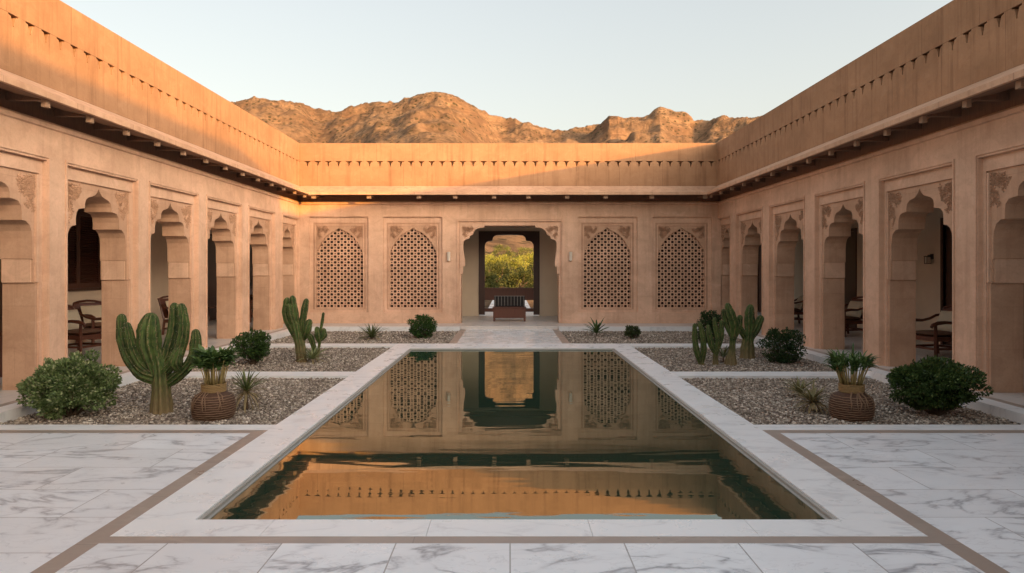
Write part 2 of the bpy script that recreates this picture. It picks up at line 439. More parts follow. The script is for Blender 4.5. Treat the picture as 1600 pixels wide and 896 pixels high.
def gravel(x0, x1, y0, y1, dens, size, base, label_side):
    v, f = base(); n = int((x1-x0)*(y1-y0)*dens); k = len(v)
    c = np.stack([rng.uniform(x0, x1, n), rng.uniform(y0, y1, n), rng.uniform(-.052, -.034, n)], 1)
    s = size*rng.lognormal(0, .32, (n, 1, 1))*np.stack([rng.uniform(.8, 1.35, n), rng.uniform(.7, 1.1, n), rng.uniform(.5, .85, n)], 1)[:, None, :]
    P = (v[None]*rng.uniform(.8, 1.2, (n, k, 1)))*s
    th = rng.uniform(0, 6.28, n); ti = rng.normal(0, .35, n)
    ca, sa, ct, st_ = np.cos(th)[:, None], np.sin(th)[:, None], np.cos(ti)[:, None], np.sin(ti)[:, None]
    y = P[..., 1]*ct - P[..., 2]*st_; z = P[..., 1]*st_ + P[..., 2]*ct; x = P[..., 0]
    P = np.stack([x*ca - y*sa, x*sa + y*ca, z], 2) + c[:, None]
    tone = rng.beta(1.6, 2.6, n)
    pal = np.array([(.10, .08, .06), (.26, .215, .17), (.45, .385, .31), (.70, .63, .54)])
    ix = np.clip(tone*3.6, 0, 2.999); i0 = ix.astype(int); fr = (ix-i0)[:, None]
    cc = pal[i0]*(1-fr)+pal[i0+1]*fr; cc *= rng.uniform(.85, 1.15, (n, 1))
    C = np.repeat(cc, k, 0); V = P.reshape(-1, 3); Fc = (f[None]+np.arange(n)[:, None, None]*k).reshape(-1, 3)
    # undulating bed below the stones
    nx, ny = int((x1-x0)/.05), int((y1-y0)/.05)
    gx, gy = np.meshgrid(np.linspace(x0, x1, nx), np.linspace(y0, y1, ny))
    gz = -.050+rng.uniform(-.006, .006, gx.shape); o = len(V)
    V = np.vstack([V, np.stack([gx.ravel(), gy.ravel(), gz.ravel()], 1)])
    C = np.vstack([C, np.tile((.20, .15, .125), (nx*ny, 1))*rng.uniform(.5, 1.5, (nx*ny, 1))])
    i, j = np.meshgrid(np.arange(nx-1), np.arange(ny-1)); a = (j*nx+i).ravel()+o
    Fc = np.vstack([Fc, np.stack([a, a+1, a+nx+1], 1), np.stack([a, a+nx+1, a+nx], 1)])
    ob = npmesh('gravel', V, Fc, M['pebble'], None, C)
    tag(ob, label_side, 'gravel', kind='stuff')
gravel(-SX, CXL, 7.60, 11.05, 1700, .0125, ico, 'brown grey gravel of the front bed left of the pool')
gravel(CXR, SX, 7.60, 11.05, 1700, .0125, ico, 'brown grey gravel of the front bed right of the pool')
gravel(-SX, CXL, 11.52, 15.3, 1000, .016, octa, 'brown grey gravel of the middle bed left of the pool')
gravel(CXR, SX, 11.52, 15.3, 1000, .016, octa, 'brown grey gravel of the middle bed right of the pool')
gravel(-SX, -1.38, 15.84, 19.36, 700, .018, octa, 'gravel of the far bed below the lattice screens, left of the path')
gravel(1.38, SX, 15.84, 19.36, 700, .018, octa, 'gravel of the far bed below the lattice screens, right of the path')

# ------------------------------------------------------------ architecture
FT = 3.62       # top of the arcade wall frieze
ARCH = [(.81, .0), (.81, 1.50), (.785, 1.52), (.785, 1.82), (.765, 1.83), (.765, 2.10), (.75, 2.20), (.71, 2.28), (.64, 2.325), (.565, 2.335),
        (.565, 2.44), (.55, 2.52), (.50, 2.575), (.43, 2.59), (.345, 2.60), (.345, 2.67), (.32, 2.73), (.26, 2.77), (.17, 2.79), (.09, 2.82), (.035, 2.87), (0, 2.93)]
def half_arch(mb, c, hw, z0, z1, n0, n1, uo, prof=ARCH, shift=0.0, pw=.81):
    for s in (-1, 1):
        pts = [(c+s*x*hw/pw, max(z0, z+shift)) for x, z in prof]
        poly = pts + [(c, z1), (c+s*uo, z1), (c+s*uo, z0)]
        cl = []
        for p in poly:
            if not cl or (abs(p[0]-cl[-1][0])+abs(p[1]-cl[-1][1])) > 1e-5: cl.append(p)
        mb.prism(cl, n0, n1)
def carving(side, w=.34, h=.62, seed=1):
    # scrolls of leaves raised on the spandrel, in local (u,z): corner at 0,0, growing towards side*u and -z
    rd = random.Random(seed); P = []
    def curl(x, z, a, L, k, depth=0):
        st = .02; n = int(L/st)
        for i in range(n):
            P.append((x, z, a, .026*(1-.6*i/n)))
            if i % 2 == 0: P.append((x+math.cos(a+1.3)*.03, z+math.sin(a+1.3)*.03, a+.9, .03)); P.append((x+math.cos(a-1.3)*.03, z+math.sin(a-1.3)*.03, a-.9, .03))
            if depth < 1 and i % 6 == 3: curl(x, z, a+rd.choice((-1, 1))*1.2, L*.35, k*3*rd.choice((-1, 1)), depth+1)
            x += math.cos(a)*st; z += math.sin(a)*st; a += k*st
    curl(.04, -.04, -.15, w*.95, -2.2); curl(.05, -.05, -1.45, h*.9, 1.1); curl(.07, -.07, -.8, w*.8, 4.5); curl(.05, -.26, -.8, .16, 9); curl(.2, -.05, -.9, .14, -9)
    V = []; Fc = []
    for (x, z, a, r) in P:
        if not (.012 < x < w) or not (-h < z < -.012) or (x/w)**1.1+(-z/h)**1.1 > 1.12: continue
        o = len(V); ca, sa = math.cos(a), math.sin(a)
        for dx, dz, dn in ((-r, 0, .004), (0, r*.45, .004), (r, 0, .004), (0, -r*.45, .004), (0, 0, -.022), ):
            V.append((side*(x+dx*ca-dz*sa), dn, z+dx*sa+dz*ca))
        Fc += [(o, o+1, o+4), (o+1, o+2, o+4), (o+2, o+3, o+4), (o+3, o, o+4)]
    return V, Fc
def put_carving(fm, root, u, nface, z, side, w, h, seed, sx=1.0):
    V, Fc = carving(side, w, h, seed)
    mb = MB(fm); mb.add([(u+x*sx, nface+n, z+zz) for x, n, zz in V], Fc)
    mb.build('spandrel_carving', M['carve'], root)

def notch_parapet(fm, u0, u1, nf, nb, root, z0=4.09, z1=5.33, pitch=.3):
    mb = MB(fm)
    mb.box(u0, u1, nf, nf+.12, z0, 4.66); mb.box(u0, u1, nf, nf+.12, 4.81, z1-.0)
    k0 = math.ceil(u0/pitch); cur = u0
    u = k0*pitch+.15
    prevR = [(u0, 4.66), (u0, 4.81)]
    while u < u1-.1:
        # T shaped drip hole: a wide slot above a tapering slit
        L = [(u-.014, 4.66), (u-.014, 4.69), (u-.042, 4.782), (u-.085, 4.790), (u-.085, 4.81)]
        Rr = [(u+.085, 4.81), (u+.085, 4.790), (u+.042, 4.782), (u+.014, 4.69), (u+.014, 4.66)]
        poly = [prevR[0]] + L + [prevR[-1]] if cur == u0 else prevR + L
        mb.prism(poly, nf, nf+.12)
        prevR = Rr; cur = u; u += pitch
    mb.prism(prevR + [(u1, 4.66), (u1, 4.81)] if cur != u0 else [(u0, 4.66), (u1, 4.66), (u1, 4.81), (u0, 4.81)], nf, nf+.12)
    mb.box(u0, u1, nf+.121, nb, z0, z1-.001)
    return mb.build('parapet', M['parapet'], root)

def arcade_wing(name, label, fm, arches, nf, root_at, u0, u1, uc, beams, windows, doors, seed):
    root = thing(name, root_at, label, 'building')
    zt = 3.84
    A = MB(fm); Bm = MB(fm); C = MB(fm)
    ex = sorted(arches)
    edges = [u0] + [(ex[i][0]+ex[i][1] + ex[i+1][0]-ex[i+1][1])/2 for i in range(len(ex)-1)] + [uc]
    C.box(u0, ex[0][0]-ex[0][1]-.12, .03, .46, AF, zt)
    for i, (c, hw) in enumerate(ex):
        half_arch(C, c, hw, AF, zt, .03, .46, hw+.12)
        lo = ex[i-1][0]+ex[i-1][1]+.12 if i else None
        if lo: C.box(lo, c-hw-.12, .031, .459, AF, zt)
    last = ex[-1][0]+ex[-1][1]+.12
    if last < uc-.005: C.box(last, uc, .031, .459, AF, zt)
    for (mb, m, zt2, n0, n1) in ((A, .115, 3.16, -.065, .012), (Bm, .05, 2.975, 0, .04)):
        p = u0
        for (c, hw) in ex:
            mb.box(p, c-hw-m, n0, n1, AF, zt2); p = c+hw+m
        mb.box(p, max(uc, p+.02), n0, n1, AF, zt2)
        mb.box(u0, uc, n0, n1, zt2, FT if mb is A else FT-.02)
    C.build('wall', M['wall'], root)
    A.build('pilaster_frame', M['frame'], root); Bm.build('inner_frame', M['frame'], root)
    mb = MB(fm)     # slim raised fillets framing each bay, impost blocks
    for (c, hw) in ex:
        for s in (-1, 1):
            a, b2 = sorted((c+s*(hw-.002), c+s*(hw+.03))); mb.box(a, b2, -.004, .032, 1.52, 2.95)
        mb.box(c-hw-.15, c+hw+.15, -.085, -.064, 3.19, 3.222)
        for s in (-1, 1):
            a, b2 = sorted((c+s*(hw+.125), c+s*(hw+.15))); mb.box(a, b2, -.085, -.064, AF, 3.19)
            a, b2 = sorted((c+s*(hw-.035), c+s*(hw+.05))); mb.box(a, b2, .06, .44, 1.515, 1.825)
    mb.build('arch_moulding', M['frame'], root)
    # ledge below the eave and the recessed frieze
    mb = MB(fm); mb.prof([(-.10, 3.60), (-.10, 3.655), (-.06, 3.69), (.0, 3.70), (.0, 3.585), (-.06, 3.585)], u0, uc+.04)
    mb.build('ledge_moulding', M['frame'], root)
    mb = MB(fm); lip = nf-.40
    mb.prof([(lip, 3.80), (lip, 3.875), (nf, 4.09), (nf+.3, 4.09), (nf+.3, 3.96), (nf+.0, 3.90), (lip+.05, 3.80)], u0, uc-lip*0+.02 if False else uc+nf-.4+.0)
    mb.build('cornice', M['cornice'], root)
    mb = MB(fm); mb.prof([(lip+.052, 3.802), (nf+.02, 3.898), (nf+.02, 3.955), (.03, 3.955), (.03, 3.70), (-.03, 3.70), (-.03, 3.93), (nf+.05, 3.93), (nf+.05, 3.87), (lip+.09, 3.80)], u0, uc+.05)
    mb.build('eave_soffit', M['soffit'], root)
    for u in beams:
        MB(fm).box(u-.04, u+.04, lip+.15, .0, 3.80, 3.90).build('roof_beam', M['soffit'], root)
        MB(fm).box(u-.042, u+.042, lip+.085, lip+.149, 3.715, 3.815).build('beam_end', M['beam'], root)
    notch_parapet(fm, u0, uc+nf+.0, nf, nf+.38, root)
    # corridor behind the arches
    mb = MB(fm); mb.box(u0, 28, .46, 5.9, 3.45, 3.6); mb.build('ceiling', M['ceil'], root)
    mb = MB(fm); mb.box(u0, 28, nf+.38, 5.9, 4.2, 4.35).box(u0, 28, nf+.6, 5.9, 3.62, 4.19); mb.build('roof', M['frame'], root)
    mb = MB(fm); bw = 3.0
    ops = sorted([(w[0], w[1], w[2], w[3]) for w in windows+doors]); p = u0
    for (a, b2, za, zb) in ops:
        mb.box(p, a, bw, bw+.3, AF, 3.45); mb.box(a, b2, bw, bw+.3, zb, 3.45)
        if za > AF+.01: mb.box(a, b2, bw, bw+.3, AF, za)
        p = b2
    mb.box(p, 28, bw, bw+.3, AF, 3.45); mb.box(u0, 28, 5.6, 5.9, -.2, 4.19)
    mb.box(27.7, 28, .46, 5.6, AF, 3.45).box(u0-.3, u0, .0, 5.9, -.2, 4.35)
    mb.build('corridor_wall', M['plaster'], root)
    for (a, b2, za, zb) in windows:
        fr = MB(fm); fr.box(a-.06, a, bw-.04, bw+.1, za-.06, zb+.06).box(b2, b2+.06, bw-.04, bw+.1, za-.06, zb+.06).box(a, b2, bw-.04, bw+.1, zb, zb+.06).box(a, b2, bw-.05, bw+.1, za-.06, za)
        w = fr.build('window', M['wood'], root)
        n = 2 if b2-a > .8 else 1
        for q in range(n):
            x0 = a+(b2-a)*q/n+.004; x1 = a+(b2-a)*(q+1)/n-.004; sh = MB(fm)
            sh.box(x0, x0+.06, bw, bw+.05, za, zb).box(x1-.06, x1, bw, bw+.05, za, zb).box(x0+.06, x1-.06, bw, bw+.05, za, za+.1).box(x0+.06, x1-.06, bw, bw+.05, zb-.1, zb)
            z = za+.11
            while z < zb-.12:
                sh.prof([(bw+.005, z), (bw+.045, z+.035), (bw+.05, z+.03), (bw+.012, z-.006)], x0+.06, x1-.06); z += .05
            sh.box(x0, x1, bw+.055, bw+.06, za, zb)
            o = sh.build('shutter', M['shutter'], w); o.matrix_parent_inverse.identity()
    for (a, b2, za, zb) in doors:
        fr = MB(fm); fr.box(a-.08, a, bw-.03, bw+.12, za, zb+.08).box(b2, b2+.08, bw-.03, bw+.12, za, zb+.08).box(a, b2, bw-.03, bw+.12, zb, zb+.08)
        w = fr.build('door', M['wood'], root)
        for q in range(2):
            x0 = a+(b2-a)*q/2+.004; x1 = a+(b2-a)*(q+1)/2-.004; sh = MB(fm)
            sh.box(x0, x1, bw+.03, bw+.06, za, zb)
            for zz in (za+.12, za+.9, za+1.65):
                sh.box(x0+.07, x1-.07, bw+.012, bw+.029, zz, min(zz+.62, zb-.08))
            o = sh.build('door_leaf', M['wood'], w)
            kn = MB(fm); kx = x1-.05 if q == 0 else x0+.05; kn.box(kx-.012, kx+.012, bw-.005, bw+.03, za+1.0, za+1.12); kn.build('handle', M['metal'], w)
    for i, (c, hw) in enumerate(ex):
        for s in (-1, 1):
            put_carving(fm, root, c+s*(hw+.025), .03, 2.95, -s, .40, .66, seed+i*2+(s > 0))
    return root

fl = lambda u, n, z: (-6.30-n, u, z)
fr_ = lambda u, n, z: (6.25+n, u, z)
LA = [(4.0, .81), (6.25, .81), (8.49, .81), (10.75, .81), (13.02, .81), (15.30, .81), (17.60, .79), (19.88, .62)]
RA = [(3.38, .84), (5.82, .84), (8.26, .84), (10.68, .84), (13.13, .84), (15.60, .84), (18.03, .84), (20.15, .50)]
lw = arcade_wing('arcade_building', 'long sandstone arcade wing left of the pool, its parapet lit orange by the sun', fl, LA, -.22, (-6.3, 8, 0), -12, 20.72, 20.72,
    [x for x in [-6+.92*i for i in range(29)] if x < 20.0], [(14.25, 15.85, 1.28, 2.95), (6.2, 7.4, 1.28, 2.95)], [(11.3, 12.95, AF, 2.7), (19.9, 22.6, AF, 2.7), (24.2, 26, AF, 2.7)], 10)
rw = arcade_wing('arcade_building', 'long sandstone arcade wing right of the pool, wholly in shade', fr_, RA, -.25, (6.25, 8, 0), -12, 20.72, 20.72,
    [x for x in [-6+.92*i for i in range(29)] if x < 20.0], [(5.0, 6.4, 1.28, 2.95)], [(12.0, 12.95, AF, 2.7), (13.55, 14.85, AF, 2.7), (18.65, 20.4, AF, 2.7), (24.2, 26, AF, 2.7)], 40)
# unseen block added on the right wing's roof to cast the court's tall shadow
MB().box(9.0, 12.1, -12, .62, 4.35, 6.86).box(8.95, 12.15, -12.05, .66, 6.86, 6.9).build('roof_shadow_block', M['wall'], rw)

# rear wing
fb = lambda u, n, z: (u, 20.7+n, z)
gb = thing('gate_building', (0, 20.7, 0), 'sandstone gate wing across the far end with four lattice screens and open doorway', 'building')
WX0, WX1 = -6.30, 6.25
PANELS = [-5.05, -2.86, 2.91, 5.11]
DOOR = (-1.43, 1.46)
zt = 3.84
A = MB(fb); C = MB(fb); Bm = MB(fb); Mo = MB(fb)
# front layer (A): pilasters, frieze, plinth
holes = [(c-.875, c+.875, .40, 3.22) for c in PANELS]; dh = (DOOR[0]-.08, DOOR[1]+.08, AF, 3.10)
items = sorted(holes+[dh]); p = WX0
for (a, b2, za, zb) in items:
    A.box(p, a, -.06, .012, AF, 3.22); p = b2
    if za > AF+.01: A.box(a, b2, -.06, .012, AF, za)
    if zb < 3.21: A.box(a, b2, -.06, .012, zb, 3.22)
A.box(p, WX1, -.06, .012, AF, 3.22); A.box(WX0, WX1, -.06, .012, 3.22, FT)
# step (B)
items2 = sorted([(c-.78, c+.78, .49, 3.06) for c in PANELS]+[(DOOR[0], DOOR[1], AF, 2.98)]); p = WX0
for (a, b2, za, zb) in items2:
    Bm.box(p, a, .0, .04, AF, 3.3); p = b2
    if za > AF+.01: Bm.box(a, b2, .0, .04, AF, za)
    Bm.box(a, b2, .0, .04, zb, 3.3)
Bm.box(p, WX1, .0, .04, AF, 3.3)
SCR = [(.70, .54), (.70, 2.06), (.675, 2.16), (.665, 2.25), (.63, 2.29), (.61, 2.37), (.56, 2.42), (.54, 2.49), (.47, 2.55), (.45, 2.61), (.38, 2.66), (.34, 2.71), (.27, 2.745), (.23, 2.785), (.15, 2.81), (.1, 2.84), (.05, 2.88), (0, 2.92)]
items3 = sorted([(c-.76, c+.76, 'p', c) for c in PANELS]+[(DOOR[0], DOOR[1], 'd', 0)]); p = WX0-.3
for (a, b2, k, c) in items3:
    C.box(p, a, .03, .30, AF, zt); p = b2
    if k == 'p':
        half_arch(C, c, .70, .54, zt, .03, .30, .76, SCR, 0, .70)
        C.box(a, b2, .03, .30, AF, .54)
    else:
        C.box(a, b2, .03, .40, 2.97, zt)
C.box(p, WX1+.3, .03, .30, AF, zt)
for c in PANELS:
    Mo.box(c-.73, c+.73, .004, .034, .505, .54)
    Mo.box(c-.73, c-.705, .004, .034, .54, 2.98).box(c+.705, c+.73, .004, .034, .54, 2.98).box(c-.73, c+.73, .004, .034, 2.98, 3.005)
    Mo.box(c-.845, c+.845, -.08, -.059, 3.245, 3.275)
for s in (-1, 1):
    x = DOOR[0]-.12 if s < 0 else DOOR[1]+.12
    Mo.box(x-.012, x+.012, -.08, -.059, AF, 3.15)
Mo.box(DOOR[0]-.12, DOOR[1]+.12, -.081, -.059, 3.15, 3.18)
# door jamb linings
C.box(DOOR[0]-.05, DOOR[0], .30, .42, AF, 2.97).box(DOOR[1], DOOR[1]+.05, .30, .42, AF, 2.97)
C.build('wall', M['wall'], gb); A.build('pilaster_frame', M['frame'], gb); Bm.build('inner_frame', M['frame'], gb); Mo.build('arch_moulding', M['frame'], gb)
# cusped brackets in the corners of the doorway
BR = [(-1.464, 1.54), (-1.38, 1.54), (-1.38, 1.76), (-1.317, 1.78), (-1.318, 1.92), (-1.335, 2.07), (-1.36, 2.22), (-1.374, 2.385), (-1.362, 2.50), (-1.31, 2.555), (-1.25, 2.578), (-1.196, 2.585),
      (-1.18, 2.665), (-1.13, 2.695), (-1.085, 2.705), (-1.07, 2.78), (-1.01, 2.85), (-.93, 2.90), (-.86, 2.915), (-.75, 2.92), (-.735, 2.955), (-.72, 3.03), (-1.464, 3.03)]
for s in (-1, 1):
    mb = MB(fb); mb.prism([(s*-x*-1 if False else (x if s < 0 else -x+.03), z) for x, z in BR], -.03, .10); mb.build('door_bracket', M['frame'], gb)
    put_carving(fb, gb, DOOR[0]+.0 if s < 0 else DOOR[1]-.0, -.03, 2.98, -s, .44, .42, 70+s)
for i, c in enumerate(PANELS):
    for s in (-1, 1):
        put_carving(fb, gb, c+s*.70, .03, 2.97, -s, .44, .46, 80+i*2+s)
# lattice screens
def lattice(c):
    mb = MB(fb); pu, pz = .1, .0868; z0 = .54
    top = {}
    for i in range(14):
        for j in range(28):
            u0 = c-.7+i*pu; zz = z0+j*pz; uc, zc = u0+pu/2, zz+pz/2
            ax = abs(uc-c)
            # skip cells wholly above the arch
            lim = np.interp(max(0, ax-.05), [p[0] for p in SCR[::-1][:-1]], [p[1] for p in SCR[::-1][:-1]])
            if zz > lim+.03: continue
            big = (i+j) % 2 == 0
            rx, rz = (.0455, .0405) if big else (.023, .021)
            ring = []
            ang0 = math.pi/8 if big else 0
            for k in range(8):
                th = k*math.pi/4
                ox = pu/2*max(-1, min(1, math.cos(th)*1.5)); oz = pz/2*max(-1, min(1, math.sin(th)*1.5))
                rr = 1.0 if not big else (1.08 if k % 2 else .97)
                ring.append(((uc+ox, zc+oz), (uc+rx*rr*math.cos(th), zc+rz*rr*math.sin(th))))
            vs = [(p[0], n, p[1]) for n in (.10, .125) for pr in ring for p in pr]
            fs = []
            for k in range(8):
                k2 = (k+1) % 8
                a, b2, c2, d = 2*k, 2*k+1, 2*k2+1, 2*k2
                fs += [(a, d, c2, b2), (a+16, b2+16, c2+16, d+16), (b2, c2, c2+16, b2+16)]
            mb.add(vs, fs)
    o = mb.build('lattice_screen', M['lattice'], gb, recalc=False)
for c in PANELS: lattice(c)
# ledge, eave, cornice, parapet
NB = -.50; lip = NB-.40
mb = MB(fb); mb.prof([(-.10, 3.60), (-.10, 3.655), (-.06, 3.69), (.0, 3.70), (.0, 3.585), (-.06, 3.585)], WX0, WX1); mb.build('ledge_moulding', M['frame'], gb)
mb = MB(fb); mb.prof([(lip, 3.80), (lip, 3.875), (NB, 4.09), (NB+.3, 4.09), (NB+.3, 3.96), (NB, 3.90), (lip+.05, 3.80)], -6.06, 5.98); mb.build('cornice', M['cornice'], gb)
mb = MB(fb); mb.prof([(lip+.052, 3.802), (NB+.02, 3.898), (NB+.02, 3.95), (.03, 3.95), (.03, 3.702), (-.032, 3.702), (-.032, 3.925), (NB+.05, 3.925), (NB+.05, 3.868), (lip+.09, 3.80)], -6.27, 6.22); mb.build('eave_soffit', M['soffit'], gb)
for px in (491, 577, 655, 711.6, 772, 825.5, 886, 946, 1018, 1101):
    u = pX(px, 20.0)
    MB(fb).box(u-.045, u+.045, lip+.2, .0, 3.80, 3.90).build('roof_beam', M['soffit'], gb)
    MB(fb).box(u-.06, u+.06, lip+.12, lip+.199, 3.705, 3.812).build('beam_end', M['beam'], gb)
notch_parapet(fb, -6.08, 6.0, NB, NB+.38, gb)
# inside the gate wing
mb = MB(fb); mb.box(-6.7, 6.7, .30, 3.4, 3.12, 3.3).box(-6.7, 6.7, -.1, 3.6, 4.2, 4.35).box(-6.7, 6.7, -.1, 3.6, 3.85, 4.19); mb.build('ceiling', M['soffit'], gb)
mb = MB(fb)
mb.box(-1.95, -1.05, 3.2, 3.5, AF, 3.12).box(1.03, 1.98, 3.2, 3.5, AF, 3.12).box(-1.05, 1.03, 3.2, 3.5, 2.98, 3.12)
mb.box(-1.98, -1.86, .30, 3.2, AF, 3.12).box(1.89, 2.01, .30, 3.2, AF, 3.12); mb.build('passage_wall', M['plaster'], gb)
for q in ((-6.7, -1.98), (2.01, 6.7)): MB(fb).box(q[0], q[1], 1.5, 1.6, AF, 3.12).build('screen_shade_wall', M['roomshade'], gb)  # sheets added behind the lattice, the room's shade put into their colour
mb = MB(fb); mb.box(-6.72, -1.95, 3.2, 3.5, -.2, 4.3).box(1.98, 6.72, 3.2, 3.5, -.2, 4.3).box(-1.95, 1.98, 3.2, 3.5, 3.121, 4.3); mb.build('outer_wall', M['wall'], gb)
DF = [(.835, 1.02), (.835, 2.46), (.82, 2.54), (.78, 2.60), (.72, 2.635), (.62, 2.645), (.57, 2.66), (.565, 2.72), (.54, 2.78), (.48, 2.83), (.42, 2.845), (.30, 2.85), (.10, 2.855), (.0, 2.86)]
mb = MB(fb); half_arch(mb, -.01, .835, .12, 2.98, 3.16, 3.3, 1.04, [(x, z if i else .12) for i, (x, z) in enumerate(DF)], 0, .835); dfm = mb.build('door_frame', M['wood'], gb)
mb = MB(fb)
mb.box(-.845, -.02, 3.20, 3.25, .62, .99).box(0.0, .825, 3.20, 3.25, .62, .99).box(-.845, .825, 3.18, 3.27, .99, 1.04).box(-.02, 0, 3.19, 3.26, .3, .99).box(-.845, .825, 3.19, 3.26, .22, .34)
mb.build('balustrade', M['redwood'], gb)
mb = MB().box(-.9, .9, 24.2, 60, -.4, .02); struct('outer_path', mb, M['path'])

# unseen wing added behind the camera to block low sky and darken the jambs
fs_ = lambda u, n, z: (u, -6.0-n, z)
sb = thing('arcade_building', (0, -6, 0), 'added unseen sandstone arcade wing behind the camera, blocking low sky from the court', 'building')
C = MB(fs_); cs = [-4.6, -2.3, 0, 2.3, 4.6]; p = -6.3
for c in cs:
    C.box(p, c-.93, .031, .459, AF, 3.84); half_arch(C, c, .81, AF, 3.84, .03, .46, .93); p = c+.93
C.box(p, 6.25, .031, .459, AF, 3.84); C.build('wall', M['wall'], sb)
MB(fs_).box(-6.3, 6.25, 2.6, 2.8, AF, 3.84).build('corridor_wall', M['plaster'], sb)
MB(fs_).box(-6.3, 6.25, -.2, 2.8, 3.9, 4.09).build('roof', M['frame'], sb)
MB(fs_).prof([(-.60, 3.80), (-.60, 3.875), (-.2, 4.088), (-.2, 3.9)], -6.0, 5.95).build('cornice', M['cornice'], sb)
notch_parapet(fs_, -6.05, 5.98, -.2, .18, sb)
tag(MB().box(-SX-.3, SX+.3, -9, -5.4, -.19, AF-.003).build('walkway', M['arcfloor']), kind='structure')
# ------------------------------------------------------------ lamps on walls
def wall_lamp(loc, rz, label):
    t = thing('wall_lamp', loc, label, 'wall lamp', 'small wall lamps', rz)
    MB().box(-.035, .035, -.02, 0, -.15, .15).build('bracket', M['frame'], t, local=True)
    mb = MB(); mb.lathe([(.0, -.13), (.045, -.13), (.05, -.12), (.05, .12), (.045, .13), (0, .13)], 14, (0, -.065, 0)); mb.build('lamp_shade', M['lampglass'], t, smooth=False, local=True)
wall_lamp((pX(701, 20.6), 20.655, pZ(401, 20.65)), 0, 'slim pale wall lamp on the sandstone pier left of the open doorway')
wall_lamp((pX(891.5, 20.6), 20.655, pZ(401, 20.65)), 0, 'slim pale wall lamp on the sandstone pier right of the open doorway')
def lantern(loc, rz, label):
    t = thing('wall_lantern', loc, label, 'wall lantern', None, rz)
    mb = MB(); mb.box(-.05, .05, -.015, 0, -.02, .1).box(-.012, .012, -.1, -.015, .06, .08); mb.build('bracket', M['metal'], t, local=True)
    mb = MB(); mb.box(-.055, .055, -.155, -.045, .035, .055).box(-.05, .05, -.15, -.05, -.12, -.105)
    for x in (-.05, .042):
        for y in (-.15, -.058): mb.box(x, x+.008, y, y+.008, -.105, .035)
    mb.build('lantern_frame', M['metal'], t, local=True)
    mb = MB(); mb.box(-.038, .038, -.138, -.062, -.10, .03); mb.build('lamp_glass', M['lampglass'], t, local=True)
lantern((9.25, 15.26, 1.92), R(-90), 'small dark lantern on the cream corridor wall of the right arcade above the armchair')
lantern((-9.30, 15.98+.25, 1.9), R(90), 'small dark lantern on the cream corridor wall of the left arcade beside the shuttered window')

# ------------------------------------------------------------ furniture
def make_chair():
    t = thing('armchair', (0, 0, AF), 'x', 'armchair', 'dark wooden armchairs in the arcades')
    for sx in (-1, 1):
        MB().tube([(sx*.31, -.30, 0), (sx*.31, -.30, .35), (sx*.315, -.31, .60)], [.030, .034, .028], 6).build('leg', M['redwood'], t, local=True)
        MB().tube([(sx*.30, .33, 0), (sx*.30, .28, .36)], [.028, .034], 6).build('leg', M['redwood'], t, local=True)
        pa = [(sx*.31, .40, .74), (sx*.32, .30, .73), (sx*.335, .18, .67), (sx*.345, .02, .635), (sx*.345, -.14, .645), (sx*.34, -.28, .635), (sx*.335, -.39, .60), (sx*.335, -.42, .565), (sx*.335, -.385, .55)]
        MB().tube(pa, [.022, .026, .024, .026, .030, .036, .034, .026, .015], 8).build('armrest', M['redwood'], t, smooth=True, local=True)
    mb = MB(); mb.box(-.32, .32, -.33, .31, .30, .38).box(-.30, .30, -.31, -.28, .14, .18).box(-.30, .30, .28, .31, .14, .18)
    mb.box(-.32, -.29, -.28, .28, .14, .18).box(.29, .32, -.28, .28, .14, .18); mb.build('seat_frame', M['redwood'], t, local=True)
    def pillow(cx, cy, cz, w, d, h, tilt):
        mb = MB(); n = 12; vs = []
        for j in range(n+1):
            for i in range(n+1):
                x, y = i/n*2-1, j/n*2-1
                k = ((1-abs(x)**3.2)*(1-abs(y)**3.2))**.45
                for s in (1, -1):
                    X, Y2, Z = x*w/2*(1-.05*(1-abs(y))), y*d/2, s*h/2*k
                    vs.append((cx+X, cy+Y2*math.cos(tilt)-Z*math.sin(tilt), cz+Y2*math.sin(tilt)+Z*math.cos(tilt)))
        fs = []
        for j in range(n):
            for i in range(n):
                a = (j*(n+1)+i)*2; b2 = a+2; c = a+2*(n+1); d2 = c+2
                fs += [(a, b2, d2, c), (a+1, c+1, d2+1, b2+1)]
        mb.add(vs, fs); return mb
    pillow(0, -.02, .42, .58, .58, .10, 0).build('seat', M['seat'], t, smooth=True, local=True, recalc=False)
    mb = MB()
    for sx in (-1, 1): mb.tube([(sx*.30, .28, .34), (sx*.305, .36, .6), (sx*.30, .47, .88)], [.028, .026, .022], 6)
    mb.tube([(-.31, .47, .87), (-.16, .485, .91), (0, .49, .925), (.16, .485, .91), (.31, .47, .87)], .026, 6)
    mb.box(-.29, .29, .30, .33, .40, .45)
    mb.add([(-.28, .315, .42), (.28, .315, .42), (.28, .395, .66), (-.28, .395, .66), (.28, .47, .88), (-.28, .47, .88), (-.28, .335, .42), (.28, .335, .42), (.28, .415, .66), (-.28, .415, .66), (.28, .49, .88), (-.28, .49, .88)], [(0, 1, 2, 3), (3, 2, 4, 5), (6, 9, 8, 7), (9, 11, 10, 8), (0, 3, 9, 6), (3, 5, 11, 9), (1, 7, 8, 2), (2, 8, 10, 4), (5, 4, 10, 11), (0, 6, 7, 1)])
    mb.build('backrest', M['redwood'], t, local=True)
    pillow(.02, .25, .63, .50, .42, .15, R(68)).build('cushion', M['cushion'], t, smooth=True, local=True, recalc=False)
    return t
chair = make_chair()
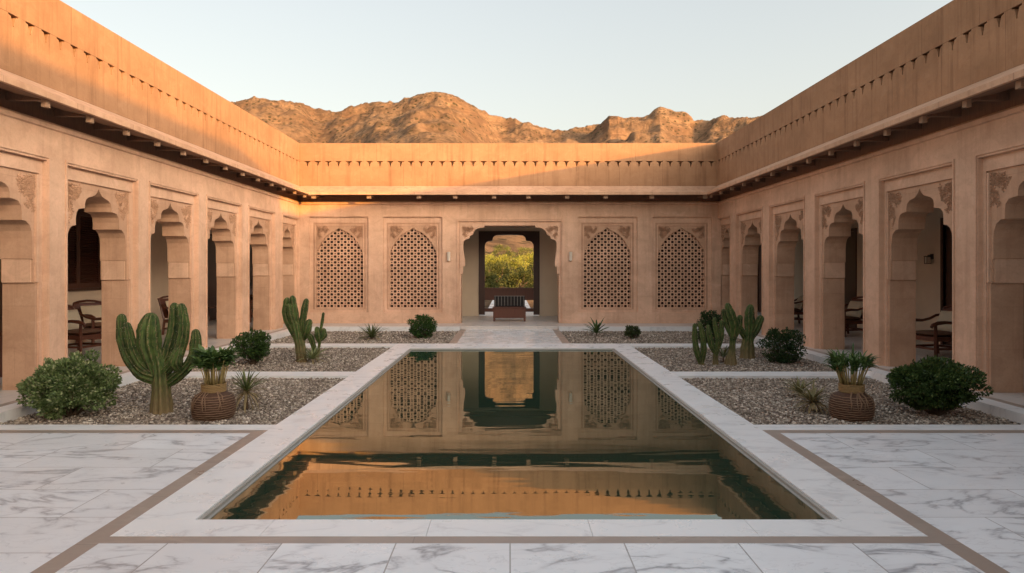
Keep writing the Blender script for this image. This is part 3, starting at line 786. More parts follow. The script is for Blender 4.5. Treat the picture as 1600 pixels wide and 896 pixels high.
CH = [((-8.15, 13.25), R(78), 'armchair with cream cushion and scrolled arms under the shuttered window, left arcade'),
      ((-8.75, 14.9), R(60), 'armchair mostly behind the jamb of the second arch from the left, left arcade'),
      ((-8.05, 17.2), R(70), 'armchair with only its back and arm showing above the big cactus, left arcade'),
      ((-8.1, 21.1), R(100), 'armchair in the dark gap right of the big cactus, left arcade'),
      ((-8.2, 23.4), R(90), 'armchair seen in the narrowest lit gap of the left arcade'),
      ((-7.9, 10.1), R(90), 'armchair cut by the left edge of the photo in the left arcade'),
      ((7.92, 12.95), R(-78), 'armchair with cream cushion behind the rounded dark green bush, right arcade'),
      ((8.15, 16.9), R(-75), 'armchair with pale cushion in the arch left of the lantern, right arcade'),
      ((8.2, 20.3), R(-95), 'dark armchair in the gap beside the boxy clipped bush, right arcade')]
for i, ((x, y), rz, lab) in enumerate(CH):
    o = chair if i == 0 else copy_tree(chair)
    o.location = (x, y, AF); o.rotation_euler = (0, 0, rz); o['label'] = lab
def side_table(x, y, label):
    t = thing('side_table', (x, y, AF), label, 'side table', 'small round side tables in the arcades')
    MB().lathe([(0, .50), (.26, .50), (.27, .515), (.27, .53), (.26, .54), (0, .54)], 24).build('tabletop', M['wood'], t, local=True)
    for k in range(3):
        a = k*2.094+.4; MB().tube([(.2*math.cos(a), .2*math.sin(a), 0), (.12*math.cos(a), .12*math.sin(a), .26), (.2*math.cos(a), .2*math.sin(a), .5)], .018, 6).build('leg', M['wood'], t, local=True)
side_table(8.3, 15.75, 'small round dark table between the armchairs of the right arcade')
side_table(-8.5, 19.9, 'small round dark table in the shaded end of the left arcade')
# bench in the doorway
bt = thing('bench', (pX(796, 21.7), 21.7, AF), 'low red brown wooden bench with black striped back in the open doorway', 'bench')
mb = MB(); mb.box(-.50, .50, -.28, .28, .10, .40); mb.box(-.52, .52, -.30, .30, .401, .43); mb.build('seat', M['redwood'], bt, local=True)
for sx in (-1, 1):
    for y in (-.26, .26): MB().box(sx*.47-.025, sx*.47+.025, y-.025, y+.025, 0, .10).build('leg', M['redwood'], bt, local=True)
mb = MB(); mb.box(-.48, .48, .20, .30, .432, .76); bk = mb.build('backrest', M['black'], bt, local=True)
mb = MB()
for i in range(10):
    x = -.45+i*.1; mb.box(x-.007, x+.007, .193, .1995, .45, .75)
mb.box(-.48, .48, .193, .1995, .75, .765); mb.build('back_stripe', M['stripe'], bk, local=True)

# ------------------------------------------------------------ plants
def leaves(centers, dirs, L, W, cols):
    n = len(centers); d = dirs/np.linalg.norm(dirs, axis=1, keepdims=True)
    r = rng.normal(size=(n, 3)); s = np.cross(d, r); s /= np.linalg.norm(s, axis=1, keepdims=True); nn = np.cross(s, d)
    L = np.broadcast_to(np.asarray(L, float).reshape(-1, 1), (n, 1)); W = np.broadcast_to(np.asarray(W, float).reshape(-1, 1), (n, 1))
    b = centers; t = centers+d*L; m = centers+d*L*.45
    V = np.stack([b, m+s*W*.5+nn*W*.18, t, m-s*W*.5+nn*W*.18], 1).reshape(-1, 3)
    k = np.arange(n)[:, None]*4
    Fc = np.concatenate([k+np.array([[0, 1, 2]]), k+np.array([[0, 2, 3]])], 0)
    return V, Fc, np.repeat(cols, 4, 0)
def leafcols(n, c0, c1, extra=None, pe=.05):
    t = rng.beta(1.7, 2.2, (n, 1)); c = np.array(c0)*(1-t)+np.array(c1)*t
    c = c*rng.uniform(.8, 1.2, (n, 1))
    if extra is not None:
        m = rng.random(n) < pe; c[m] = np.array(extra)*rng.uniform(.7, 1.2, (m.sum(), 1))
    return c
def shrub(name, px0, px1, pyt, pyb, label, cat, n, leaf, c0, c1, extra=None, pe=.05, depth=.9, lump=.2, boxy=2.2, group=None, nclump=70, lift=0.0):
    Y = gY(pyb, -.05); cx = pX((px0+px1)/2, Y); w = (px1-px0)*Y/F/2; h = (pyb-pyt)*Y/F
    t = thing(name, (cx, Y, -.05), label, cat, group)
    hz = h/2
    P = []; N = []
    # lumpy twig ends on a rounded shell, each carrying its own tuft
    for _ in range(nclump):
        v = rng.normal(size=3); v /= np.linalg.norm(v)
        k = 1/(abs(v[0])**boxy+abs(v[1])**boxy+abs(v[2])**boxy)**(1/boxy)
        rr = rng.uniform(.78, 1.04)*(1+lump*noise.noise(Vector(v*1.9)+Vector((cx*3, Y, 0))))
        c = v*k*rr; tr = rng.uniform(.12, .27); m = int(n/nclump*(tr/.2)**2)
        q = rng.normal(size=(m, 3)); q /= np.linalg.norm(q, axis=1, keepdims=True); q *= tr*rng.uniform(.3, 1, (m, 1))**.5
        p = c*.86+q; P.append(p); N.append(q/tr*.8+v*.8+rng.normal(size=(m, 3))*.45)
    m = n//3; q = rng.normal(size=(m, 3)); q /= np.linalg.norm(q, axis=1, keepdims=True); q *= rng.uniform(.1, 1, (m, 1))**.5*.75
    P.append(q); N.append(rng.normal(size=(m, 3)))
    P = np.vstack(P); N = np.vstack(N)
    # a few shoots standing out
    for _ in range(max(3, nclump//16)):
        v = rng.normal(size=3); v[2] = abs(v[2])+.3; v /= np.linalg.norm(v); mm = 22
        s = rng.uniform(.85, 1.07, (mm, 1)); P = np.vstack([P, v*s+rng.normal(size=(mm, 3))*.02]); N = np.vstack([N, v+rng.normal(size=(mm, 3))*.8])
    P = P*np.array([w*.93, w*depth*.93, hz*(.95-lift)])+np.array([0, 0, hz*(1+lift)])
    ok = P[:, 2] > .01; P = P[ok]; N = N[ok]; N[:, 2] += .25
    nn = len(P); V, Fc, C = leaves(P, N, leaf*rng.uniform(.7, 1.25, nn), leaf*.66*rng.uniform(.75, 1.2, nn), leafcols(nn, c0, c1, extra, pe))
    npmesh('foliage', V, Fc, M['leaf'], t, C, local=True)
    mb = MB()
    for _ in range(26):
        a = random.uniform(0, 6.28); r = random.uniform(.3, .85); z = random.uniform(.3, 1.5)*hz
        e = Vector((math.cos(a)*w*r, math.sin(a)*w*r*depth, z)); mb.tube([(e.x*.06, e.y*.06, 0), (e.x*.45, e.y*.45, z*.55), tuple(e)], [.014*w*2+.002, .008, .003], 5)
    mb.build('stem', M['twig'], t, local=True)
    return t
DG0, DG1 = (.018, .045, .014), (.065, .12, .03)
shrub('shrub', 40, 178, 556, 652, 'broad loose bush with pale green leaves, front left corner of the left gravel bed', 'shrub', 12500, .040, (.075, .13, .04), (.25, .33, .13), (.42, .46, .25), .14, .85, .5, 2.1, nclump=105)
shrub('shrub', 1392, 1532, 563, 650, 'broad dark green bush with uneven outline, front right gravel bed by the wall', 'shrub', 11500, .038, (.025, .055, .014), (.09, .15, .035), (.2, .26, .09), .06, .85, .5, 2.0, nclump=105, lift=.16)
shrub('shrub', 366, 427, 515, 570, 'mid green bush between the two cacti in the left middle bed', 'shrub', 3600, .042, (.022, .055, .014), (.085, .15, .035), None, 0, .9, .4, 2.0, nclump=60, lift=.08)
shrub('shrub', 1189, 1258, 513, 568, 'boxy clipped dark green bush in the right middle bed', 'shrub', 4200, .036, DG0, (.05, .10, .025), None, 0, .85, .10, 3.2, nclump=90)
shrub('shrub', 637, 686, 491, 529, 'round clipped green bush in the far bed left of the doorway path', 'shrub', 3200, .042, (.02, .055, .014), (.08, .16, .035), None, 0, .95, .08, 2.2, nclump=80)
shrub('shrub', 1086, 1132, 486, 538, 'rounded dark bush standing behind the cluster of cacti, right far bed', 'shrub', 3200, .042, DG0, (.05, .095, .025), None, 0, .9, .12, 2.4, nclump=80)
shrub('shrub', 974, 1001, 510, 530, 'smallest bush, low and olive, in the far bed right of the path', 'shrub', 500, .06, (.03, .055, .02), (.11, .14, .05), None, 0, .9, .3, 2, nclump=24)

SP = []
def cactus_seg(mb, colors, pts, ribs, woody=0.0, depth=.16, segs=4):
    # pts: (x,y,z,r) control points; smooth path with rounded tip
    P = [Vector(p[:3]) for p in pts]; Rr = [p[3] for p in pts]; path = []; rad = []
    def cr(a, b, c, d, t): return .5*((2*b)+(c-a)*t+(2*a-5*b+4*c-d)*t*t+(3*b-a-3*c+d)*t**3)
    for i in range(len(P)-1):
        a, b, c, d = P[max(i-1, 0)], P[i], P[i+1], P[min(i+2, len(P)-1)]
        ra, rb, rc, rd = Rr[max(i-1, 0)], Rr[i], Rr[i+1], Rr[min(i+2, len(P)-1)]
        for k in range(segs):
            t = k/segs; path.append(cr(a, b, c, d, t)); rad.append(max(.004, cr(ra, rb, rc, rd, t)))
    tip = P[-1]; d = (P[-1]-path[-1]).normalized(); r = Rr[-1]
    for th in (0, 25, 45, 62, 76, 87):
        path.append(tip+d*r*1.25*math.sin(R(th))); rad.append(max(.002, r*math.cos(R(th))))
    rad = [q*(1+.035*math.sin(i*1.7)+random.uniform(-.03, .03)) for i, q in enumerate(rad)]
    n = ribs*6; o = len(mb.v); mb.tube([tuple(p) for p in path], rad, n, ribs, depth)
    m = len(path)
    for i in range(m):
        for k in range(n):
            f = abs(math.cos(2*math.pi*k/n*ribs/2)); ridge = 1 if f > .97 else 0
            base = max(0, woody*(1-(path[i].z-P[0].z)/max(.05, P[-1].z-P[0].z)*1.35)) if woody else 0
            v = min(1, base+(.75 if ridge and i % 2 else 0)+random.uniform(0, .08)); colors.append((v, v, v))
            if ridge and i % 2 == 0 and not woody and i < m-2: SP.append((mb.v[o+i*n+k], tuple(path[i])))
def cactus(label, base_px, base_py, trunk, arms, depthf=.35, group=None, ribs=7, spines=True):
    Y = gY(base_py, -.05); s = Y/F; x0 = pX(base_px, Y)
    t = thing('cactus', (x0, Y, -.05), label, 'cactus', group)
    def conv(pts, dep):
        out = []; k = len(pts)
        for i, (px, py, r) in enumerate(pts): out.append(((px-base_px)*s, dep*s*min(1, i/max(1, k-2)), (base_py-py)*s+.0, r*s))
        return out
    SP.clear()
    for nm, lst in (('trunk', trunk), ('arm', arms)):
        for pts, dep in lst:
            mb = MB(); colr = []; cactus_seg(mb, colr, conv(pts, dep), ribs if nm == 'arm' else 9, .95 if nm == 'trunk' else 0, .38 if nm == 'arm' else .24)
            me = mb.build(nm, M['cactus'], t, smooth=True, local=True, colors=colr)
    sp = MB()
    for v, c in SP:
        v = Vector(v); d = (v-Vector(c)).normalized()
        for _ in range(4):
            q = (d+Vector((random.uniform(-.8, .8), random.uniform(-.8, .8), random.uniform(-.6, .8)))).normalized()*random.uniform(.012, .026)
            sd = q.cross(Vector((random.random(), .3, random.random()))).normalized()*.0012
            sp.add([tuple(v-sd), tuple(v+sd), tuple(v+q)], [(0, 1, 2)])
    sp.build('spines', M['spine'], t, local=True, recalc=False)
    return t
# big cactus, left
cactus('tall branching cactus with thick ribbed arms in the front left gravel bed', 253, 646,
    [([(253, 650, 19), (253, 632, 16.5), (252, 600, 13.5), (250, 572, 14), (246, 555, 12)], 0)],
    [([(246, 590, 9), (241, 562, 14.5), (236, 537, 18), (236, 516, 17.5), (237, 507, 15)], -6),
     ([(244, 590, 12), (222, 583, 12), (202, 560, 10.5), (190, 530, 9.5), (188, 500, 7.5)], 4),
     ([(240, 585, 8), (221, 565, 8.5), (212, 540, 8), (208, 515, 6.8), (207, 510, 6)], -14),
     ([(196, 553, 7), (186, 535, 8), (183, 516, 6)], 16),
     ([(254, 575, 9), (263, 545, 10), (269, 515, 9), (270, 482, 7)], 5),
     ([(256, 582, 9), (274, 562, 10), (286, 532, 10), (290, 505, 8.8), (287, 483, 7.5)], -6),
     ([(256, 603, 7), (272, 592, 9), (288, 578, 9), (301, 560, 8), (306, 538, 9), (306, 523, 7)], 0),
     ([(284, 580, 6), (279, 565, 11), (282, 552, 9)], -10)], ribs=9)
cactus('upright cactus with four arms in the left middle bed', 471, 567,
    [([(472, 570, 8.5), (470, 550, 8), (467, 528, 8.5), (463, 508, 8)], 0)],
    [([(466, 530, 6), (452, 506, 7), (446, 488, 7), (447, 472, 5.5)], 5), ([(463, 515, 5), (457, 495, 5.5), (454, 480, 5)], -4),
     ([(464, 515, 5.5), (461, 490, 6), (458, 468, 5)], -2), ([(470, 530, 4), (473, 505, 5.5), (477, 482, 5.5), (479, 472, 4.5)], -3),
     ([(475, 530, 4), (481, 515, 7), (484, 505, 5.5)], -5)], ribs=6)
cactus('small thin jointed cactus right of the upright cactus in the left middle bed', 495, 560,
    [([(495, 562, 2.5), (498, 545, 2.2), (500, 530, 2.4)], 0)],
    [([(499, 535, 3), (497, 525, 6), (496, 516, 4.5)], -2), ([(500, 532, 3), (504, 525, 6), (505, 518, 4)], 3), ([(500, 520, 2), (503, 505, 2.6), (505, 491, 2.2)], 0),
     ([(494, 556, 3), (487, 530, 5), (483, 524, 4)], -3)], ribs=5)
cactus('thin twin column cactus, leftmost of the right middle bed', 1095, 571,
    [([(1096, 573, 5.5), (1095, 562, 4.5)], 0)],
    [([(1094, 566, 4), (1089, 550, 5), (1086, 528, 4.5), (1086, 510, 3.5)], 2), ([(1096, 566, 4), (1099, 548, 5), (1097, 525, 4.5), (1093, 508, 3.5)], -3)], ribs=6)
cactus('slim cactus with raised side arms, second from the left in the right middle bed', 1118, 571,
    [([(1118, 573, 5), (1118, 560, 4), (1119, 545, 4)], 0)],
    [([(1118, 552, 3.5), (1112, 540, 5), (1108, 522, 5), (1107, 512, 3.5)], 2), ([(1119, 552, 3.5), (1121, 530, 4.5), (1117, 512, 4), (1116, 500, 3)], -2), ([(1120, 548, 3.5), (1127, 528, 4.5), (1128, 505, 3.5)], 2)], ribs=6)
cactus('tall paddled cactus with swollen brown foot in the right middle bed', 1142, 571,
    [([(1142, 574, 11), (1142, 563, 9), (1144, 545, 5), (1146, 520, 5.5)], 0)],
    [([(1145, 528, 5), (1146, 508, 8), (1140, 490, 7.5), (1137, 480, 5.5)], -3), ([(1146, 530, 4), (1154, 512, 6), (1157, 498, 4.5)], 3), ([(1143, 525, 4), (1136, 505, 5), (1132, 488, 4)], 4)], ribs=6)
cactus('stout trunk cactus with three broad arms beside the boxy clipped bush', 1168, 561,
    [([(1168, 563, 12), (1168, 548, 11), (1169, 530, 8.5), (1171, 515, 7)], 0)],
    [([(1170, 525, 6), (1171, 505, 8.5), (1171, 490, 7.5), (1172, 483, 6)], 0), ([(1172, 530, 5), (1181, 515, 7.5), (1188, 500, 6)], 2), ([(1167, 532, 4.5), (1158, 519, 5), (1152, 505, 4)], -3)], ribs=7)

def rosette(name, label, cat, bpx, bpy, pxw, pyt, nbl, wid, c0, c1, elev=(.1, 1.4), droop=.6, trunk=.0, group=None, dry=0):
    Y = gY(bpy, -.05); s = Y/F; w = pxw/2*s; h = (bpy-pyt)*s
    t = thing(name, (pX(bpx, Y), Y, -.05), label, cat, group)
    mb = MB(); cols = []
    tz = h*trunk
    for i in range(nbl):
        e = elev[0]+(elev[1]-elev[0])*(i/nbl)**.8+random.uniform(-.1, .1); az = i*2.399+random.uniform(-.3, .3)
        L = (w/max(.35, math.cos(e)*.95) if e < .9 else (h-tz)*1.02)*random.uniform(.75, 1.05); L = min(L, max(w, h)*1.15)
        n0 = len(mb.v); mb.blade((math.cos(az)*.01, math.sin(az)*.01, tz), az, e, L, wid*random.uniform(.8, 1.2), droop*random.uniform(.5, 1.4)*(1-.5*i/nbl))
        t_ = random.random(); c = np.array(c0)*(1-t_)+np.array(c1)*t_
        if i < nbl*dry: c = np.array((.34, .27, .14))*random.uniform(.6, 1.2)
        cols += [tuple(c)]*(len(mb.v)-n0)
    ob = mb.build('leaf_rosette', M['leaf'], t, local=True, colors=cols, recalc=False)
    mb = MB(); mb.tube([(0, 0, -.01), (.004, 0, tz*.6), (0, 0, tz+.03)], [.02+h*.02, .015, .012], 9); mb.build('stem', M['bark'], t, local=True)
    return t
rosette('yucca', 'spiky yucca with dry lower leaves right of the left basket planter', 'yucca', 385, 642, 62, 572, 78, .030, (.07, .11, .03), (.20, .22, .08), (-1.1, 1.5), .8, .42, dry=.55)
rosette('yucca', 'pale low spiky plant left of the right basket planter, farther back', 'spiky plant', 1249, 622, 50, 588, 56, .03, (.16, .16, .06), (.34, .32, .15), (-.1, 1.3), .8, .25, dry=.35)
rosette('yucca', 'dry tangled spiky plant beside the right basket planter', 'spiky plant', 1270, 645, 70, 600, 80, .032, (.16, .14, .06), (.32, .28, .13), (-.5, 1.2), 1.0, .35, dry=.6)
rosette('agave', 'broad leaved agave in the far bed right of the doorway path', 'agave', 932, 526, 44, 493, 24, .07, (.05, .10, .03), (.12, .19, .06), (.15, 1.3), .7, .15)
rosette('agave', 'wide spiky grassy plant in the far bed below the second lattice screen', 'agave', 581, 531, 46, 503, 60, .04, (.05, .08, .025), (.14, .17, .06), (.1, 1.3), .9, .1, dry=.1)
rosette('agave', 'pale green succulent at the foot of the upright cactus, left middle bed', 'succulent', 488, 568, 58, 536, 34, .045, (.12, .16, .06), (.28, .30, .13), (-.05, 1.2), .9, .2, dry=.2)
rosette('agave', 'small pale succulent between the thin cacti, right middle bed', 'succulent', 1130, 568, 46, 535, 26, .035, (.07, .10, .035), (.16, .18, .07), (.2, 1.2), .9, .3)

def planter(label, cx_px, top, body, basepy, crown_w, seed, broad):
    Y = gY(basepy, -.05)-.02; s = Y/F; rnd = random.Random(seed)
    t = thing('basket_planter', (pX(cx_px, Y), Y, -.05), label, 'planter', 'woven basket planters in the gravel beds')
    rb = body/2*s*1.0; hb = .34
    prof = [(0, .0), (rb*.78, .0), (rb*.92, .03), (rb*.99, .08), (rb, .15), (rb*.985, .22), (rb*.90, .27), (rb*.66, .305), (rb*.55, .32)]
    MB().lathe(prof, 36).build('basket', M['wicker'], t, smooth=True, local=True)
    mb = MB()
    for k in range(11):
        z = .02+k*.026; r = np.interp(z, [p[1] for p in prof], [p[0] for p in prof])+.004
        mb.tube([(r*math.cos(a)*(1+.006*math.sin(a*9+k)), r*math.sin(a)*(1+.006*math.sin(a*9+k)), z+.003*math.sin(a*11+k*2)) for a in np.linspace(0, 2*math.pi, 49)], .0042, 5, cap=False)
    mb.build('basket_hoop', M['wickerpale'], t, smooth=True, local=True)
    mb = MB()
    for k in range(9):
        a0 = -math.pi/2+rnd.uniform(-.9, .9); pts = []
        for z in (.335, .32, .29, .22, .14, .07):
            if z < .07+rnd.random()*.1: break
            r = (np.interp(min(z, .32), [p[1] for p in prof], [p[0] for p in prof])+.014); pts.append((r*math.cos(a0), r*math.sin(a0), z)); a0 += rnd.uniform(-.12, .12)
        mb.tube(pts, .006, 5)
    mb.build('cane_tie', M['wickerpale'], t, smooth=True, local=True)
    rc = rb*.56; mb = MB()
    mb.lathe([(rc*.98, .31), (rc, .33), (rc*1.0, .385), (rc*1.03, .40), (rc*.9, .40), (rc*.88, .36), (0, .36)], 30)
    for k in range(6):
        z = .33+k*.016; mb.tube([(rc*1.01*math.cos(a), rc*1.01*math.sin(a), z+.004*math.sin(a*5+k)) for a in np.linspace(0, 2*math.pi, 37)], .006, 5, cap=False)
    mb.build('basket_collar', M['straw'], t, smooth=True, local=True)
    H_ = (basepy-top)*s; cw = crown_w/2*s; tips = []
    mb = MB()
    for k in range(46):
        a = rnd.uniform(0, 6.28); q = rnd.uniform(.1, 1)**.5; zt_ = H_*rnd.uniform(.70, .86)
        b0 = Vector((math.cos(a)*rc*.8*q, math.sin(a)*rc*.8*q, .38)); e = Vector((math.cos(a)*cw*.72*q, math.sin(a)*cw*.72*q, zt_))
        mid = b0.lerp(e, .5)+Vector((0, 0, .015)); mb.tube([tuple(b0), tuple(mid), tuple(e)], [.0075, .006, .004], 6); tips.append(e)
    mb.build('stem', M['stem'], t, smooth=True, local=True)
    mb = MB(); cols = []
    for e in tips:
        for j in range(9 if broad else 10):
            az = math.atan2(e.y, e.x)+rnd.uniform(-1.6, 1.6); n0 = len(mb.v)
            mb.blade(tuple(e+Vector((0, 0, rnd.uniform(-.03, .02)))), az, rnd.uniform(.25, 1.4), rnd.uniform(.09, .17)*(1.0 if broad else 1.05), (.085 if broad else .034)*rnd.uniform(.7, 1.2), rnd.uniform(.3, 1.3), 5, .18)
            q = rnd.random(); c = np.array((.03, .075, .02))*(1-q)+np.array((.15, .24, .07))*q; cols += [tuple(c)]*(len(mb.v)-n0)
    mb.build('foliage', M['leaf'], t, local=True, colors=cols, recalc=False)
planter('brown basket planter with yellow stems and broad dark leaves beside the big cactus', 334, 540, 64, 654, 70, 3, True)
planter('brown basket planter with yellow stems and narrow leaves in the front right bed', 1330.5, 546, 64, 655, 76, 5, False)

# ------------------------------------------------------------ trees beyond the gate
def tree(x, y, h, w, label, c0, c1, seed):
    t = thing('tree', (x, y, terrain_z(x, y)-.1), label, 'tree', 'bushy trees beyond the gate')
    rnd = np.random.default_rng(seed); P = []; N = []
    for _ in range(46):
        v = rnd.normal(size=3); v /= np.linalg.norm(v); v[2] = v[2]*1.05; c = v*rnd.uniform(.45, 1)
        m = 55; q = rnd.normal(size=(m, 3)); q /= np.linalg.norm(q, axis=1, keepdims=True); q *= .25*rnd.uniform(.3, 1, (m, 1)); P.append(c*.8+q); N.append(q*3+v)
    P = np.vstack(P)*np.array([w/2, w/2, h*.48])+np.array([0, 0, h*.50]); N = np.vstack(N)
    n = len(P); cl = rnd.uniform(0, 1, (46, 1)).repeat(55, 0)*.6+rnd.uniform(0, .4, (n, 1))
    C = np.array(c0)*(1-cl)+np.array(c1)*cl
    V, Fc, C = leaves(P, N, .16, .11, C); npmesh('crown', V, Fc, M['treeleaf'], t, C, local=True)
    mb = MB(); mb.tube([(0, 0, 0), (.05, 0, h*.2), (0, .05, h*.45)], [.14, .11, .07], 8)
    for k in range(5):
        a = k*1.26; mb.tube([(0, 0, h*.25), (math.cos(a)*w*.18, math.sin(a)*w*.18, h*.5), (math.cos(a)*w*.3, math.sin(a)*w*.3, h*.75)], [.06, .045, .02], 6)
    mb.build('trunk', M['bark'], t, local=True)

# ------------------------------------------------------------ hills
SKY = [(-400, 300), (0, 190), (150, 150), (260, 172), (360, 160), (378, 156), (395, 153), (415, 155), (430, 157), (450, 158), (470, 160), (485, 166), (500, 171), (512, 173), (530, 172), (548, 167), (565, 164), (585, 159.5), (600, 161), (615, 162), (632, 156), (648, 150), (660, 147.5), (675, 146), (690, 146), (706, 149), (716, 153), (726, 160), (740, 166),
       (757, 173), (764, 181), (785, 184), (806, 184), (815, 190), (830, 195), (850, 201), (865, 204), (885, 203), (905, 200), (925, 196), (940, 191), (952, 183), (966, 181.5), (980, 184), (1000, 184), (1015, 178), (1025, 171), (1032, 167.5), (1042, 171), (1055, 174), (1072, 176), (1081, 182), (1084, 189), (1100, 188.5), (1115, 184), (1130, 182.5), (1150, 184), (1170, 182), (1190, 180.5), (1230, 178), (1400, 190), (1700, 170), (2300, 300)]
skx = np.array([(p[0]-VX)/F for p in SKY]); sky_ = np.array([(VY-p[1])/F for p in SKY])
def sstep(a, b, x): x = np.clip((x-a)/(b-a), 0, 1); return x*x*(3-2*x)
def build_hills():
    dense = np.linspace(-.46, .42, 560); side = np.tan(np.linspace(math.atan(.42), R(72), 60))[1:]; sidel = -np.tan(np.linspace(math.atan(.46), R(72), 60))[1:][::-1]
    T = np.concatenate([sidel, dense, side]); rr = np.concatenate([np.geomspace(34, 300, 50), np.linspace(306, 720, 150), np.linspace(730, 1100, 25)])
    nT, nR = len(T), len(rr); Zs = np.zeros((nT, nR)); Xs = np.zeros_like(Zs); Ys = np.zeros_like(Zs)
    ridge = np.interp(T, skx, sky_)
    for i, t in enumerate(T):
        c = 1/math.sqrt(1+t*t) if abs(t) > .5 else 1.0   # depth, not radius, near the axis
        Rg = 600+60*math.sin(t*9+1)+50*noise.noise(Vector((t*5, 3.3, 0)))
        Rg *= c
        Y = rr*c; X = Y*t
        tt = Y/Rg
        base = np.where(tt < 1, np.clip((tt-.12)/.88, 0, 1)**1.4, 1-.55*np.clip(tt-1, 0, 1)) * ridge[i]*Rg
        for j in range(nR):
            x, y = X[j], Y[j]
            amp = base[j]
            wx = noise.noise(Vector((x*.006, y*.006, 4.0)))*40; wy = noise.noise(Vector((x*.006, y*.006, 8.0)))*40
            rg = noise.ridged_multi_fractal(Vector(((x+wx)*.0072, (y+wy)*.0068, 1.7)), 1.15, 2.05, 6, 1.0, 2.0)
            fb_ = noise.fractal(Vector((x*.022, y*.022, 5)), .95, 2.1, 6)
            z = amp*(1+.17*(rg-1.25)+.025*fb_)
            Zs[i, j] = z; Xs[i, j] = x; Ys[i, j] = y
    ker = np.exp(-.5*(np.arange(-60, 61)/22.0)**2); ker /= ker.sum()
    def kf():
        ang = (Zs-H)/np.maximum(Ys, 1); return ridge/ang[:, 60:].max(axis=1)
    k = np.convolve(np.pad(kf(), 60, mode='edge'), ker, 'valid')
    Zs = Zs*(1+(k[:, None]-1)*sstep(80, 330, Ys))
    fcr = Zs/(ridge[:, None]*Ys)          # share of the skyline angle
    ks = np.exp(-.5*(np.arange(-24, 25)/6.0)**2); ks /= ks.sum()
    k = np.convolve(np.pad(kf(), 24, mode='edge'), ks, 'valid'); Zs = Zs*(1+(k[:, None]-1)*sstep(.35, .97, fcr))
    # rock bands only round the two summits
    fcr = Zs/(ridge[:, None]*Ys)
    pxs = T*F+VX
    spot = sstep(632, 660, pxs)*(1-sstep(722, 748, pxs)) + sstep(935, 948, pxs)*(1-sstep(980, 996, pxs)) + sstep(1048, 1058, pxs)*(1-sstep(1080, 1092, pxs)) + .08
    nb = 13.0; st_ = fcr*nb; fl2 = np.floor(st_); ter = (fl2+sstep(.35, .75, st_-fl2))/nb
    wgt = np.clip(spot, 0, 1)[:, None]*sstep(.74, .84, fcr)*.9
    Zs = np.where(fcr > .5, Zs*(1+(ter/np.maximum(fcr, .1)-1)*wgt), Zs)
    k = kf(); k = np.convolve(np.pad(k, 24, mode='edge'), ks, 'valid'); Zs = Zs*(1+(k[:, None]-1)*sstep(80, 330, Ys))
    # small crags on the crest and everywhere
    for i in range(nT):
        for j in range(50, nR):
            q = noise.fractal(Vector((Xs[i, j]*.09, Ys[i, j]*.09, Zs[i, j]*.04)), .7, 2.2, 5)
            Zs[i, j] += q*min(1.7, Zs[i, j]*.02)
    Zs -= .45*(1-sstep(34, 70, Ys))
    V = np.stack([Xs.ravel(), Ys.ravel(), Zs.ravel()], 1)
    a = (np.arange(nT-1)[:, None]*nR+np.arange(nR-1)[None]).ravel()
    Fc = np.stack([a, a+nR, a+nR+1, a+1], 1)
    ob = npmesh('hills', V, Fc, M['hill'], None); tag(ob, kind='structure')
    return T, rr, Zs
TT, RR_, ZZ = build_hills()
def terrain_z(x, y):
    i = int(np.argmin(abs(TT-x/y))); j = int(np.argmin(abs(RR_-y))); return float(ZZ[i, j])
TR = [(-2.4, 52, 2.6, 3.2), (-.8, 55, 2.7, 3.2), (.8, 51, 2.2, 2.9), (2.5, 54, 2.8, 3.2), (-3.3, 66, 3.4, 3.8), (-1.4, 70, 3.3, 3.8), (.5, 64, 3.0, 3.6), (2.4, 71, 3.6, 3.9), (-4.2, 84, 3.6, 4.4), (-1.7, 88, 3.6, 4.4), (.6, 82, 3.3, 4.2), (3.2, 90, 3.9, 4.6), (-5, 108, 3.2, 5), (-1.2, 112, 3.2, 5), (2.3, 106, 3.4, 5), (5.2, 115, 3.5, 5), (-7, 60, 3, 4), (7, 62, 3, 4), (-9, 80, 4, 5), (8, 84, 4, 5)]
posw = ['nearest row', 'second row', 'third row', 'farthest row']
for i, (x, y, h, w) in enumerate(TR):
    row = 0 if y < 58 else 1 if y < 75 else 2 if y < 95 else 3
    lab = '%s tree of the %s seen through the doorway, %s' % (('low olive', 'golden green', 'bright yellow green', 'tall dark green')[row], posw[row], 'left of centre' if x < -2.2 else 'just left of centre' if x < 0 else 'just right of centre' if x < 2.35 else 'right of centre')
    if abs(x) > 6: lab = '%s bushy tree outside, hidden beside the doorway view, %s' % (('', 'nearer', 'farther', '')[row], 'left' if x < 0 else 'right')
    tree(x, y, h, w, lab, ((.05, .06, .02), (.12, .13, .025), (.14, .16, .03), (.06, .08, .025))[row], ((.14, .15, .04), (.42, .40, .07), (.46, .45, .08), (.3, .3, .08))[row], 100+i)

# ------------------------------------------------------------ world, sun, camera
SUN_E, SUN_AZ = R(6.7), R(135)       # azimuth clockwise from +Y
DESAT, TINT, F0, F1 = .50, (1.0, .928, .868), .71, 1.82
w = bpy.data.worlds.new('World'); scene.world = w; w.use_nodes = True
nt = w.node_tree; bg = nt.nodes['Background']
st = nt.nodes.new('ShaderNodeTexSky'); st.sky_type = 'NISHITA'; st.sun_disc = False
st.sun_elevation = SUN_E; st.sun_rotation = SUN_AZ; st.altitude = 300; st.air_density = 1.0; st.dust_density = 4.0; st.ozone_density = .5
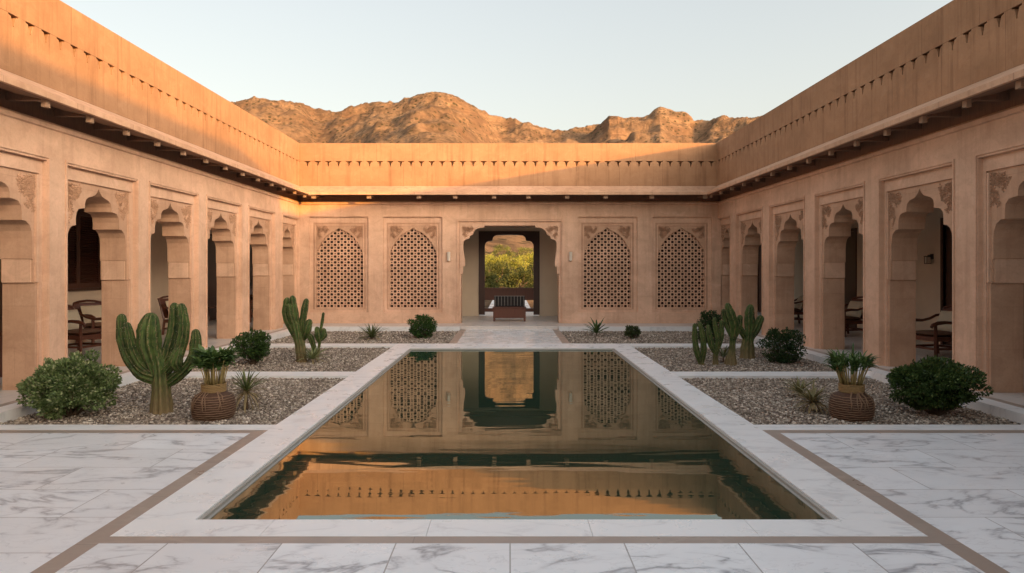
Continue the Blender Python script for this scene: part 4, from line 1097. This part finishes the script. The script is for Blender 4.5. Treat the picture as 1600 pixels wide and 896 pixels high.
# sky toned paler; brightness raised overhead and sunward to lift the shaded walls
def wn(t_, **k):
    n_ = nt.nodes.new(t_)
    for a_, b_ in k.items(): setattr(n_, a_, b_)
    return n_
bw_ = wn('ShaderNodeRGBToBW'); nt.links.new(st.outputs[0], bw_.inputs[0])
mx_ = wn('ShaderNodeMix', data_type='RGBA'); mx_.inputs[0].default_value = DESAT
nt.links.new(st.outputs[0], mx_.inputs[6]); nt.links.new(bw_.outputs[0], mx_.inputs[7])
ti_ = wn('ShaderNodeMix', data_type='RGBA', blend_type='MULTIPLY'); ti_.inputs[0].default_value = 1
ti_.inputs[7].default_value = (*TINT, 1); nt.links.new(mx_.outputs[2], ti_.inputs[6])
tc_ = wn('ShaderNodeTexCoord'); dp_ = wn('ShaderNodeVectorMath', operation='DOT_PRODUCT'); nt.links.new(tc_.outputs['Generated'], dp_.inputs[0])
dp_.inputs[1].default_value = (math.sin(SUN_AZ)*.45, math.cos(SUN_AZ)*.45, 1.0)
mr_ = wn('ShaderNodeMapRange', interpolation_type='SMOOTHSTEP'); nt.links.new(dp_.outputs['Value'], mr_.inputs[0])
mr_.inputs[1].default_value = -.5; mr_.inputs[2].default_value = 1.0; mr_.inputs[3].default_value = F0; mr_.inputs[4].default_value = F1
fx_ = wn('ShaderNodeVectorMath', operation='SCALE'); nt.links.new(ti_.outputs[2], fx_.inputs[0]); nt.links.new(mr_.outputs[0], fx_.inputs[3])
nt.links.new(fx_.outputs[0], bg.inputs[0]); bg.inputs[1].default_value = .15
sl = bpy.data.lights.new('sun', 'SUN'); sl.energy = 2.3; sl.angle = R(.6); sl.color = (.84, .38, .05)
so = bpy.data.objects.new('sun', sl); COL.objects.link(so)
d = Vector((math.sin(SUN_AZ)*math.cos(SUN_E), math.cos(SUN_AZ)*math.cos(SUN_E), math.sin(SUN_E)))
so.rotation_euler = d.to_track_quat('Z', 'Y').to_euler(); so.location = d*50
cam = bpy.data.cameras.new('camera'); co_ = bpy.data.objects.new('camera', cam); COL.objects.link(co_)
co_.location = (0, 0, H); co_.rotation_euler = (R(90), 0, 0)
cam.sensor_width = 36; cam.lens = 36*F/1600; cam.shift_x = (800-VX)/1600; cam.shift_y = -(448-VY)/1600
cam.clip_start = .05; cam.clip_end = 6000
scene.camera = co_
vs = scene.view_settings; vs.view_transform = 'Standard'; vs.look = 'None'; vs.gamma = 1; vs.use_curve_mapping = False; vs.exposure = 1.64
scene.render.engine = 'CYCLES'
